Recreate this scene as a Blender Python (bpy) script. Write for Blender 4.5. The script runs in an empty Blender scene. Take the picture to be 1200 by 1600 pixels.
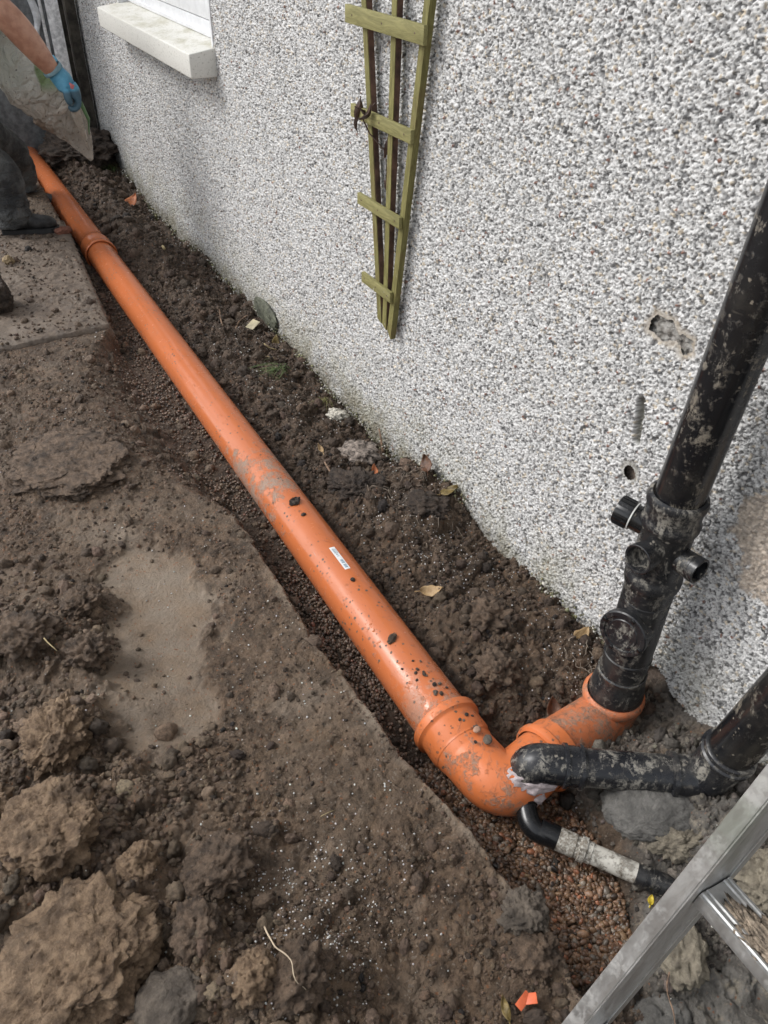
import bpy, math, random
import numpy as np
from mathutils import Vector, Matrix, noise as mnoise
S = bpy.context.scene
random.seed(7); RNG = np.random.default_rng(7)
R = math.radians

# ---------------------------------------------------------------- camera
W_, H_, F_ = 1200., 1600., 1235.
cam_d = bpy.data.cameras.new("camera"); cam = bpy.data.objects.new("camera", cam_d)
S.collection.objects.link(cam); S.camera = cam
cam_d.sensor_fit = 'VERTICAL'; cam_d.sensor_height = 24.0; cam_d.lens = F_ / H_ * 24.0
cam_d.clip_start = .02; cam_d.clip_end = 200
right = Vector((0.87261768, -0.48779765, 0.02432767))
up = Vector((0.28895074, 0.55577744, 0.77949914))
fwd = Vector((0.39375862, 0.67317523, -0.62593071))
m = Matrix.Identity(4)
for i in range(3):
    m[i][0] = right[i]; m[i][1] = up[i]; m[i][2] = -fwd[i]
m[0][3], m[1][3], m[2][3] = 0, 0, 1.85
cam.matrix_world = m
# ---------------------------------------------------------------- light
world = bpy.data.worlds.new("World"); S.world = world; world.use_nodes = True
wn = world.node_tree.nodes; wn.clear()
sky = wn.new('ShaderNodeTexSky'); sky.sky_type = 'NISHITA'; sky.sun_disc = False
SUN = Vector((-0.60, 0.42, 0.68)).normalized()
sky.sun_elevation = math.asin(SUN.z); sky.sun_rotation = math.atan2(SUN.x, SUN.y)
sky.dust_density = 2.0; sky.air_density = 1.0; sky.ozone_density = .6
bg = wn.new('ShaderNodeBackground'); bg.inputs['Strength'].default_value = 0.15
hs = wn.new('ShaderNodeHueSaturation'); hs.inputs['Saturation'].default_value = .22
wo = wn.new('ShaderNodeOutputWorld')
world.node_tree.links.new(sky.outputs[0], hs.inputs['Color'])
world.node_tree.links.new(hs.outputs[0], bg.inputs[0]); world.node_tree.links.new(bg.outputs[0], wo.inputs[0])
sd = bpy.data.lights.new("sun", 'SUN'); sd.energy = 1.0; sd.angle = R(20); sd.color = (1, .98, .96)
sun = bpy.data.objects.new("sun", sd); S.collection.objects.link(sun)
sun.rotation_euler = SUN.to_track_quat('Z', 'Y').to_euler(); sun.location = (-3, -2, 5)
S.view_settings.view_transform = 'Standard'; S.view_settings.look = 'None'
S.view_settings.exposure = 0.66; S.view_settings.gamma = 1
S.render.engine = 'CYCLES'

# ================================================================ node helpers
def mat(name): 
    mt = bpy.data.materials.new(name); mt.use_nodes = True
    return mt, mt.node_tree, mt.node_tree.nodes['Principled BSDF']
class G:
    def __init__(s, nt): s.nt = nt; s.n = nt.nodes; s.pos = None
    def new(s, t, **k):
        o = s.n.new(t)
        for a, b in k.items(): setattr(o, a, b)
        return o
    def put(s, sock, v):
        if isinstance(v, bpy.types.NodeSocket): s.nt.links.new(v, sock)
        else: sock.default_value = v if not (isinstance(v, tuple) and len(v) == 3 and sock.type == 'RGBA') else (*v, 1)
    def P(s):
        if s.pos is None: s.pos = s.new('ShaderNodeNewGeometry').outputs['Position']
        return s.pos
    def noise(s, scale, detail=4, rough=.6, dist=0, vec=None, stretch=None, off=0):
        v = vec if vec is not None else s.P()
        if stretch or off:
            mp = s.new('ShaderNodeMapping'); s.put(mp.inputs[0], v)
            if stretch: mp.inputs['Scale'].default_value = stretch
            mp.inputs['Location'].default_value = (off, off * .7, off * .3); v = mp.outputs[0]
        o = s.new('ShaderNodeTexNoise'); s.put(o.inputs['Vector'], v)
        o.inputs['Scale'].default_value = scale; o.inputs['Detail'].default_value = detail
        o.inputs['Roughness'].default_value = rough; o.inputs['Distortion'].default_value = dist
        return o.outputs['Fac']
    def vor(s, scale, feature='F1', vec=None, out='Distance'):
        o = s.new('ShaderNodeTexVoronoi', feature=feature); s.put(o.inputs['Vector'], vec if vec is not None else s.P())
        o.inputs['Scale'].default_value = scale; return o.outputs[out]
    def ramp(s, f, lo, hi, a=0., b=1.):
        o = s.new('ShaderNodeMapRange'); o.clamp = True; o.interpolation_type = 'SMOOTHSTEP'
        s.put(o.inputs[0], f); o.inputs[1].default_value = lo; o.inputs[2].default_value = hi
        o.inputs[3].default_value = a; o.inputs[4].default_value = b; return o.outputs[0]
    def math(s, op, a, b=0.):
        o = s.new('ShaderNodeMath', operation=op); s.put(o.inputs[0], a); s.put(o.inputs[1], b); return o.outputs[0]
    def mix(s, f, a, b):
        o = s.new('ShaderNodeMix', data_type='RGBA'); s.put(o.inputs[0], f); s.put(o.inputs[6], a); s.put(o.inputs[7], b); return o.outputs[2]
    def attr(s, name, out='Fac'):
        o = s.new('ShaderNodeAttribute'); o.attribute_name = name; return o.outputs[out]
    def bump(s, h, dist, strength=1., nrm=None):
        o = s.new('ShaderNodeBump'); s.put(o.inputs['Height'], h); o.inputs['Distance'].default_value = dist
        o.inputs['Strength'].default_value = strength
        if nrm is not None: s.put(o.inputs['Normal'], nrm)
        return o.outputs[0]
    def axis(s, i):
        o = s.new('ShaderNodeSeparateXYZ'); s.put(o.inputs[0], s.P()); return o.outputs[i]

def simple(name, col, rough=.6, metal=0., bump=None, var=.15, scale=20, spec=.5):
    mt, nt, b = mat(name); g = G(nt)
    f = g.noise(scale, 5, .65)
    dark = tuple(c * (1 - var * 2) for c in col); lite = tuple(min(1, c * (1 + var * 2)) for c in col)
    g.put(b.inputs['Base Color'], g.mix(g.ramp(f, .3, .7), dark, lite))
    b.inputs['Roughness'].default_value = rough; b.inputs['Metallic'].default_value = metal
    b.inputs['Specular IOR Level'].default_value = spec
    if bump: g.put(b.inputs['Normal'], g.bump(g.noise(bump[0], 6, .7), bump[1]))
    return mt
MUD = (.085, .062, .047); CLAY = (.19, .135, .085); PALE = (.36, .31, .25)

def soil_material():
    mt, nt, b = mat('wet_soil'); g = G(nt)
    f1 = g.noise(3.2, 5, .6); f2 = g.noise(28, 6, .7); f3 = g.noise(190, 4, .7); f4 = g.noise(9, 5, .65, off=5)
    tone = g.attr('tone'); clay = g.attr('clay'); conc = g.attr('conc'); trench = g.attr('trench')
    c = g.mix(g.ramp(f2, .3, .72), (.038, .024, .015), (.232, .155, .100))
    c = g.mix(g.ramp(f1, .35, .7, 0, .55), c, (.185, .137, .096))
    c = g.mix(g.ramp(f4, .52, .72, 0, .6), c, (.20, .130, .075))
    g_a = g.mix(g.noise(30, 6, .7, .5, stretch=(1, .18, 1), off=31), (.21, .165, .125), (.37, .30, .225)); g_b = g.mix(g.ramp(f4, .35, .7), (.42, .345, .27), (.40, .28, .18))
    c = g.mix(g.math('MULTIPLY', tone, .9), c, g.mix(f2, g_a, g_b))
    c = g.mix(g.math('MULTIPLY', clay, g.ramp(f4, .3, .65, .35, 1)), c, g.mix(g.ramp(f2, .3, .7), (.18, .12, .072), (.40, .29, .195)))
    c = g.mix(g.math('MULTIPLY', trench, .85), c, g.mix(g.ramp(f2, .35, .75), (.034, .023, .016), (.135, .094, .066)))
    cc = g.mix(g.ramp(f4, .3, .7), (.10, .090, .078), (.25, .235, .21))
    cc = g.mix(g.ramp(f2, .5, .72), cc, (.40, .35, .27))
    c = g.mix(g.math('MULTIPLY', conc, g.ramp(f1, .25, .5, .55, 1)), c, cc)
    # small grit flecks of orange grit and pale sand
    v = g.vor(210, out='Color'); sp = g.new('ShaderNodeSeparateColor'); g.put(sp.inputs[0], v)
    c = g.mix(g.ramp(sp.outputs[0], .965, .98, 0, .6), c, (.30, .25, .20))
    c = g.mix(g.ramp(sp.outputs[1], .985, .99, 0, .7), c, (.30, .13, .06))
    g.put(b.inputs['Base Color'], c)
    g.put(b.inputs['Roughness'], g.ramp(g.noise(14, 4, .6, off=9), .35, .65, .34, .74))
    b.inputs['Specular IOR Level'].default_value = .42
    h = g.math('ADD', g.math('MULTIPLY', f3, .5), g.noise(70, 6, .75))
    h = g.math('ADD', h, g.math('MULTIPLY', g.noise(26, 7, .75, off=15), 1.3))
    g.put(b.inputs['Normal'], g.bump(h, .012, 1.0))
    return mt

def wall_material():
    mt, nt, b = mat('pebbledash'); g = G(nt)
    c = g.attr('chip', 'Color')
    f = g.noise(420, 3, .6); big = g.noise(2.6, 4, .6)
    c = g.mix(g.ramp(f, .3, .7, 0, .25), c, (.30, .30, .30))
    z = g.axis(2)
    # green algae and soil splash near the foot of the wall
    low = g.math('MULTIPLY', g.ramp(z, .0, .42, 1, 0), g.ramp(g.noise(5, 5, .65), .35, .65))
    c = g.mix(g.math('MULTIPLY', low, .55), c, (.27, .25, .15))
    foot = g.math('MULTIPLY', g.ramp(z, .0, .16, 1, 0), g.ramp(g.noise(16, 5, .65, off=3), .3, .6))
    c = g.mix(g.math('MULTIPLY', foot, .7), c, (.15, .13, .085))
    c = g.mix(g.ramp(big, .5, .75, 0, .16), c, (.28, .28, .27))
    g.put(b.inputs['Base Color'], c)
    b.inputs['Roughness'].default_value = .62
    g.put(b.inputs['Normal'], g.bump(f, .0012, .8))
    return mt

def pipe_material(name, base, rough, muds, spec=.5, mud1=PALE, mud2=(.11, .08, .055), extra=None, filmk=.5, bd=.0016, streak=0.):
    """muds = (pale smear threshold, dark speck density, dirt amount)"""
    mt, nt, b = mat(name); g = G(nt)
    f = g.noise(7, 4, .6); c = g.mix(f, tuple(x * .90 for x in base), tuple(min(1, x * 1.1) for x in base))
    sm = g.noise(11, 8, .72, .3, off=2)
    if streak: sm = g.math('ADD', g.math('MULTIPLY', sm, 1 - streak), g.math('MULTIPLY', g.noise(26, 8, .75, .8, off=12, stretch=(1, 1, .35)), streak))
    smear = g.ramp(sm, muds[0], muds[0] + .07)
    fine = g.noise(120, 5, .75); smear = g.math('MULTIPLY', smear, g.ramp(fine, .38, .58))
    if extra is not None:
        e = extra(g); smear = g.math('MAXIMUM', smear, g.math('MULTIPLY', e, g.ramp(fine, .3, .52)))
    v = g.vor(95); vc = g.new('ShaderNodeSeparateColor'); g.put(vc.inputs[0], g.vor(95, out='Color'))
    thr = g.ramp(vc.outputs[0], 1 - muds[1], 1, 0, .42)
    patch = g.ramp(g.noise(4.5, 3, .5, off=7), .42, .6)
    speck = g.math('MULTIPLY', g.math('LESS_THAN', g.math('ADD', v, g.math('MULTIPLY', g.math('SUBTRACT', g.noise(260, 4, .7), .5), .8)), thr), patch)
    c = g.mix(g.math('MULTIPLY', smear, .85), c, g.mix(g.ramp(fine, .4, .6), mud1, tuple(x * .65 for x in mud1)))
    c = g.mix(speck, c, mud2)
    d2 = g.ramp(g.noise(30, 7, .75, off=4), .62 - muds[2] * .2, .72 - muds[2] * .15)
    c = g.mix(g.math('MULTIPLY', d2, muds[2]), c, mud2)
    film = g.ramp(g.noise(4, 7, .75, off=11), .45, .85, 0, muds[2] * filmk)
    c = g.mix(film, c, mud1)
    scr = g.math('MULTIPLY', g.ramp(g.noise(55, 3, .6, stretch=(1, .05, 1), off=17), .66, .70), g.ramp(g.noise(6, 3, off=8), .5, .6))
    c = g.mix(g.math('MULTIPLY', scr, .45), c, mud1)
    g.put(b.inputs['Base Color'], c)
    g.put(b.inputs['Roughness'], g.math('ADD', g.math('MULTIPLY', g.math('MAXIMUM', smear, speck), .4), g.ramp(g.noise(25, 5, .7), .3, .7, rough * .8, rough * 1.4)))
    b.inputs['Specular IOR Level'].default_value = spec
    hh = g.math('ADD', g.math('MULTIPLY', smear, g.math('ADD', .4, fine)), g.math('MULTIPLY', speck, 1.5))
    hh = g.math('ADD', hh, g.math('MULTIPLY', d2, .6))
    g.put(b.inputs['Normal'], g.bump(hh, bd, .9))
    return mt

M = {}
M['soil'] = soil_material()
M['wall'] = wall_material()
def _pipe_extra(g):
    y = g.axis(1); x = g.axis(0)
    n = g.math('MULTIPLY', g.math('SUBTRACT', g.noise(9, 7, .8), .5), 1.5)
    def band(y0, w): return g.ramp(g.math('ABSOLUTE', g.math('SUBTRACT', g.math('ADD', y, n), y0)), w * .5, w, 1, 0)
    a = g.math('MULTIPLY', band(2.25, .20), g.ramp(g.noise(16, 7, .75, off=21), .42, .55))
    low = g.math('MULTIPLY', g.ramp(y, 1.25, .95), g.ramp(g.noise(18, 6, .75, off=13), .44, .54))
    return g.math('MAXIMUM', a, low)
M['orange'] = pipe_material('orange_plastic', (.52, .150, .052), .20, (.66, .30, .16), extra=_pipe_extra)
M['orange_dirty'] = pipe_material('orange_plastic_muddy', (.60, .165, .050), .36, (.54, .30, .35), mud1=(.42, .30, .22))
M['orange_caked'] = pipe_material('orange_plastic_caked', (.54, .16, .06), .40, (.475, .25, .6), mud1=(.40, .30, .22), bd=.001, streak=.3)
M['black'] = pipe_material('black_plastic', (.008, .0085, .010), .20, (.530, .10, .30), mud1=(.38, .33, .255), mud2=(.20, .17, .13), filmk=.40, bd=.0008, streak=.4)
M['black_dusty'] = pipe_material('black_plastic_dusty', (.011, .012, .0145), .28, (.525, .14, .42), mud1=(.42, .39, .33), mud2=(.22, .20, .17), filmk=.42, bd=.0008, streak=.5)
M['black_low'] = pipe_material('black_plastic_mudded', (.012, .013, .016), .26, (.495, .10, .38), mud1=(.44, .41, .35), mud2=(.20, .18, .15), filmk=.5, bd=.0005, streak=.5)
M['black_clean'] = pipe_material('black_plastic_clean', (.008, .0085, .0095), .20, (.72, .08, .05))
M['white_pipe'] = pipe_material('white_plastic_muddy', (.58, .56, .50), .4, (.47, .3, .7), mud1=(.30, .25, .19), mud2=(.10, .085, .065))
M['sealant'] = simple('grey_sealant', (.42, .36, .36), .45, bump=(60, .004))

# ================================================================ numpy noise
def hash2(ix, iy, s=0):
    h = (ix.astype(np.int64) * 374761393 + iy.astype(np.int64) * 668265263 + s * 1442695041) & 0xFFFFFFFF
    h = ((h ^ (h >> 13)) * 1274126177) & 0xFFFFFFFF
    h = ((h ^ (h >> 16)) * 2246822519) & 0xFFFFFFFF
    return ((h ^ (h >> 15)) & 0xFFFFFF) / float(0xFFFFFF)
def vnoise(x, y, s=0):
    ix = np.floor(x); iy = np.floor(y); fx = x - ix; fy = y - iy
    u = fx * fx * fx * (fx * (fx * 6 - 15) + 10); v = fy * fy * fy * (fy * (fy * 6 - 15) + 10)
    ix = ix.astype(np.int64); iy = iy.astype(np.int64)
    def gr(a, b, dx, dy):
        t = hash2(a, b, s) * 2 * np.pi; return np.cos(t) * dx + np.sin(t) * dy
    n00 = gr(ix, iy, fx, fy); n10 = gr(ix + 1, iy, fx - 1, fy); n01 = gr(ix, iy + 1, fx, fy - 1); n11 = gr(ix + 1, iy + 1, fx - 1, fy - 1)
    return ((n00 * (1 - u) + n10 * u) * (1 - v) + (n01 * (1 - u) + n11 * u) * v) * 1.4
def fbm(x, y, f, o=4, s=0, g=.55):
    r = 0; a = 1; t = 0
    for i in range(o):
        r = r + a * vnoise(x * f, y * f, s + i * 7); t += a; a *= g; f *= 2.03
    return r / t
def worley(x, y, s=0, jit=.95, ids=False):
    ix = np.floor(x).astype(np.int64); iy = np.floor(y).astype(np.int64)
    f1 = np.full(x.shape, 9.); f2 = np.full(x.shape, 9.); cx = np.zeros(x.shape, np.int64); cy = cx.copy(); dx1 = np.zeros(x.shape); dy1 = dx1.copy()
    for a in (-1, 0, 1):
        for b in (-1, 0, 1):
            jx = ix + a; jy = iy + b
            px = jx + .5 + (hash2(jx, jy, s + 1) - .5) * jit; py = jy + .5 + (hash2(jx, jy, s + 2) - .5) * jit
            ddx = x - px; ddy = y - py
            d = np.sqrt(ddx * ddx + ddy * ddy)
            c = d < f1
            f2 = np.where(c, f1, np.minimum(f2, d))
            f1 = np.where(c, d, f1); cx = np.where(c, jx, cx); cy = np.where(c, jy, cy)
            dx1 = np.where(c, ddx, dx1); dy1 = np.where(c, ddy, dy1)
    return (f1, f2, cx, cy, dx1, dy1) if ids else (f1, f2)
def sst(x, a, b):
    t = np.clip((x - a) / (b - a), 0, 1); return t * t * (3 - 2 * t)
def lumps(x, y, f, s=0):
    wx = x + .25 / f * vnoise(x * f * 1.3, y * f * 1.3, s + 50); wy = y + .25 / f * vnoise(x * f * 1.3, y * f * 1.3, s + 51)
    f1, f2, cx, cy, _, _ = worley(wx * f, wy * f, s, ids=True)
    return np.sqrt(np.clip(1 - f1 * f1 * 1.4, 0, 1)) * (.35 + .65 * hash2(cx, cy, s + 5))

# ================================================================ scene layout functions
EY = [-1., .1, .41, .76, 1.0, 1.4, 2.05, 2.6, 3.1, 3.5, 3.64, 5.16, 7.5, 12]
EX = [.60, .66, .70, .677, .648, .62, .62, .585, .56, .58, .60, .71, .78, .8]
def edge_x(y): return np.interp(y, EY, EX)
WY = [-2, .5, .62, .9, 1.07, 1.2, 1.34, 1.51, 1.67, 1.84, 2.02, 2.16, 2.3, 2.6, 2.9, 3.2, 3.9, 4.34, 4.55, 5.2, 5.8, 6.3, 6.9, 12]
WZ = [.08, .08, .07, .05, .072, .062, .05, .03, .03, .085, .085, .01, -.045, -.04, -.045, -.012, 0, -.02, .015, -.05, -.035, .012, .08, .1]
def wall_z(y): return np.interp(y, WY, WZ)
PIT = [(.742, .894), (.80, .93), (.98, .80), (.985, .66), (.985, .57), (.95, .46), (.90, .38), (.84, .335), (.75, .365), (.70, .44), (.66, .6), (.66, .8)]
def inpoly(x, y, poly):
    r = np.zeros(np.shape(x), bool); n = len(poly)
    for i in range(n):
        x1, y1 = poly[i]; x2, y2 = poly[(i + 1) % n]
        c = ((y1 > y) != (y2 > y)) & (x < (x2 - x1) * (y - y1) / (y2 - y1 + 1e-12) + x1)
        r ^= c
    return r
def polydist(x, y, poly):
    d = np.full(np.shape(x), 9.); n = len(poly)
    for i in range(n):
        x1, y1 = poly[i]; x2, y2 = poly[(i + 1) % n]
        t = np.clip(((x - x1) * (x2 - x1) + (y - y1) * (y2 - y1)) / ((x2 - x1) ** 2 + (y2 - y1) ** 2), 0, 1)
        d = np.minimum(d, np.hypot(x - x1 - t * (x2 - x1), y - y1 - t * (y2 - y1)))
    return np.where(inpoly(x, y, poly), -d, d)
SLABP = [(.25, 2.04), (.42, 1.93), (.40, 1.72), (.33, 1.55), (.29, 1.40), (.27, 1.29), (.16, 1.21), (.07, 1.20), (.02, 1.30), (.01, 1.50), (.10, 1.56), (.12, 1.66), (.17, 1.80), (.15, 1.93)]
# far slab (top face at z .185) footprint
FS = [(.592, 3.63), (.705, 5.16), (.12, 5.26), (-.55, 5.2), (-.70, 3.60), (.1, 3.60)]
FST = .185
# soil thrown up round each big clod: x, y, radius, height
SKIRT = [(-.16, .80, .17, .045), (-.155, 1.08, .13, .04), (-.30, 1.19, .10, .03), (-.035, .66, .08, .02), (-.01, .93, .05, .02), (.125, .86, .08, .02), (.05, .75, .07, .02), (-.09, 1.36, .09, .03), (.035, 1.585, .07, .02), (.06, 1.8, .08, .02), (-.1, 1.72, .10, .03), (.19, .585, .08, .02), (.115, .62, .05, .02), (.185, 2.55, .22, .03), (.66, .50, .05, .015), (.635, .43, .05, .010)]
def H(x, y, parts=False):
    x = np.asarray(x, float); y = np.asarray(y, float)
    e = edge_x(y) + .018 * fbm(x * 0 + 3, y, 3.5, 4, 11) + .007 * fbm(x, y, 16, 2, 12)
    tsoft = np.interp(y, [2.1, 2.6, 3.2, 3.6], [.0, .09, .09, .0])
    crisp = sst(y, 2.3, 1.9) + sst(y, 3.3, 3.7)
    L = 1 - sst(x, e - .055 + .035 * crisp - tsoft * 2.2, e + .035 - .012 * crisp + tsoft * .8)             # left terrace mask
    # --- heights
    zl = .158 + .012 * fbm(x, y, 1.6, 3, 1)
    heap = sst(y, 1.75, .95) * sst(x, .42, -.05)
    heap2 = np.exp(-(((x + .02) / .20) ** 2 + ((y - 1.62) / .42) ** 2)) * .7 + np.exp(-(((x - .02) / .16) ** 2 + ((y - 1.36) / .14) ** 2)) * .3
    heap = np.maximum(heap, heap2)
    mounds = heap * (.035 + .050 * sst(fbm(x, y, 3.2, 3, 2), -.3, .5))
    mounds += .03 * np.exp(-(((x - .25) / .25) ** 2 + ((y - .62) / .18) ** 2))
    mounds += .022 * np.exp(-(((x - .36) / .2) ** 2 + ((y - 2.7) / .4) ** 2))
    mounds -= .03 * np.exp(-(((x - .40) / .10) ** 2 + ((y - .55) / .14) ** 2))
    zl = zl + mounds
    rough = .36 + .64 * np.clip(heap + .6 * np.exp(-((y - .6) / .45) ** 2) + .35 * sst(y, 2.0, 2.4) * (1 - sst(y, 3.4, 3.6)), 0, 1)
    # --- trench floor / right bank
    wz = wall_z(y)
    fl = np.interp(y, [.3, .85, 1.15, 1.6, 7], [-.035, -.02, .020, .032, .030])
    t = sst(x, .86, 1.40)
    hump = np.interp(y, [0, .9, 1.1, 1.6, 2.2, 3, 3.6, 4.4, 5.0, 7], [0, .01, .035, .05, .045, .03, .03, .06, .09, .11])
    zr = fl * (1 - t) + wz * t + hump * np.exp(-((x - 1.10) / .13) ** 2) + .022 * fbm(x, y, 5, 3, 21) * sst(x, .86, 1.0)
    pitd = polydist(x, y, PIT)
    ledge = sst(pitd, 0, .07) * sst(x, .80, .95) * sst(y, .98, .72)
    zr = zr + ledge * (.075 + .025 * fbm(x, y, 7, 4, 31))
    # dark hollow beneath the broken render and round the stack base
    zr = zr - .09 * np.exp(-(((x - 1.27) / .13) ** 2 + ((y - .76) / .07) ** 2))
    zr = zr - .05 * np.exp(-(((x - 1.10) / .06) ** 2 + ((y - .67) / .035) ** 2))
    zr = zr - .055 * np.exp(-(((x - 1.03) / .05) ** 2 + ((y - .44) / .05) ** 2))
    zr = zr + .05 * np.exp(-(((x - 1.20) / .10) ** 2 + ((y - .46) / .07) ** 2))
    z = zl * L + zr * (1 - L)
    # near foot of the pit: the bank closes round it
    close = sst(y, .42, .30) * sst(x, .6, .72) * (1 - sst(x, 1.0, 1.1))
    z = z * (1 - close) + np.maximum(z, .07 + .02 * fbm(x, y, 9, 3, 33)) * close
    conc = ledge * sst(fbm(x, y, 4, 3, 41), -.5, .1) + sst(y, .5, .3) * sst(x, .7, .9)
    conc = np.clip(conc, 0, 1)
    grav = np.clip(np.maximum((pitd < .01) * 1., (x > e - .02) & (x < .84) & (y > .7)), 0, 1)
    grav = grav * 1.
    rr = np.where(L > .5, rough, 1.1) * (1 - .70 * grav * (L < .5))
    slab = sst(-polydist(x + .06 * fbm(x, y, 8, 5, 61), y + .06 * fbm(x, y, 8, 5, 62), SLABP) + .035 * fbm(x, y, 30, 4, 63) + .14 * (fbm(x, y, 7, 4, 65) + .08), -.025, .03)
    rr = rr * (1 - .88 * slab)
    z = z - slab * .012
    z = z + rr * (.046 * (lumps(x, y, 12, 3) - .45) * (.30 + 1.0 * (heap + (L < .5) * .75)) + .022 * (lumps(x, y, 30, 4) - .4) + .011 * (lumps(x, y, 72, 5) - .4))
    z = z + rr * .012 * fbm(x, y, 22, 4, 6) + .0018 * fbm(x, y, 120, 2, 9) * (1 - slab * .6)
    for (cx_, cy_, r_, h_) in SKIRT: z = z + h_ * np.exp(-((x - cx_) ** 2 + (y - cy_) ** 2) / (r_ * r_))
    fs = sst(-polydist(x, y, FS), -.03, .05)
    z = z * (1 - fs) + np.minimum(z, FST - .03) * fs
    if not parts: return z
    tone = np.clip(slab * (.75 + .5 * fbm(x, y, 10, 4, 64)) + .55 * sst(fbm(x, y, 2.4, 4, 71), -.05, .45) * (1 - heap) * L * sst(y, .6, .9) + .35 * sst(fbm(x, y, 6, 4, 73), .1, .5) * L, 0, 1)
    tone = np.clip(tone + .75 * np.exp(-((x - e + .022) / .022) ** 2) * sst(y, 2.2, 1.8) * sst(fbm(x, y, 6, 4, 78), -.35, .15), 0, 1)
    clay = np.clip(heap * sst(fbm(x, y, 3.5, 3, 72), -.25, .35) * sst(y, 1.5, 1.1) + .35 * sst(fbm(x, y, 7, 3, 75), .25, .5), 0, 1) * L
    tr = (1 - L) * (1 - conc) * np.where(x < .95, 1, np.interp(y, [.8, 1.6, 2.2, 3.5, 7], [.25, .35, .6, .75, .8]))
    far_darken = sst(y, 1.5, 3.8) * .35 * L  # left terrace colour mixed darker with distance along y
    return z, tone, clay, conc, np.clip(tr + far_darken, 0, 1), grav
def hz(x, y): return float(H(np.array([x]), np.array([y]))[0])

# ================================================================ object helpers
COL = S.collection
def np_mesh(name, v, faces, smooth=True, attrs=None, cols=None):
    v = np.asarray(v, np.float32)
    me = bpy.data.meshes.new(name); me.vertices.add(len(v)); me.vertices.foreach_set('co', v.ravel())
    faces = faces if isinstance(faces, list) else [faces]
    li = np.concatenate([f.ravel() for f in faces]).astype(np.int32)
    tot = np.concatenate([np.full(len(f), f.shape[1]) for f in faces]).astype(np.int32)
    st = np.concatenate([[0], np.cumsum(tot)[:-1]]).astype(np.int32)
    me.loops.add(len(li)); me.loops.foreach_set('vertex_index', li)
    me.polygons.add(len(tot)); me.polygons.foreach_set('loop_start', st); me.polygons.foreach_set('loop_total', tot)
    me.polygons.foreach_set('use_smooth', np.full(len(tot), smooth))
    for k, a in (attrs or {}).items():
        at = me.attributes.new(k, 'FLOAT', 'POINT'); at.data.foreach_set('value', np.asarray(a, np.float32).ravel())
    for k, a in (cols or {}).items():
        at = me.attributes.new(k, 'FLOAT_COLOR', 'POINT'); a4 = np.ones((len(v), 4), np.float32); a4[:, :3] = a
        at.data.foreach_set('color', a4.ravel())
    me.update(calc_edges=True); return me
def grid_faces(nr, nc):
    i = np.arange(nr - 1)[:, None] * nc + np.arange(nc - 1)[None, :]
    return np.stack([i, i + 1, i + nc + 1, i + nc], -1).reshape(-1, 4)
def tag(o, label=None, cat=None, group=None, kind=None):
    if label: o['label'] = label
    if cat: o['category'] = cat
    if group: o['group'] = group
    if kind: o['kind'] = kind
    return o
def link(name, me, material, parent=None):
    o = bpy.data.objects.new(name, me); COL.objects.link(o)
    if material: me.materials.append(material)
    if parent is not None: adopt(o, parent)
    return o
def adopt(o, parent):
    o.parent = parent
    # vertices are in world coordinates: a part's parts sit under a parent that is already unmoved
    o.matrix_parent_inverse = Matrix.Translation(-parent.location) if parent.parent is None else Matrix.Identity(4)
def empty(name, loc):
    o = bpy.data.objects.new(name, None); COL.objects.link(o); o.location = loc; o.empty_display_size = .1; return o
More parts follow.
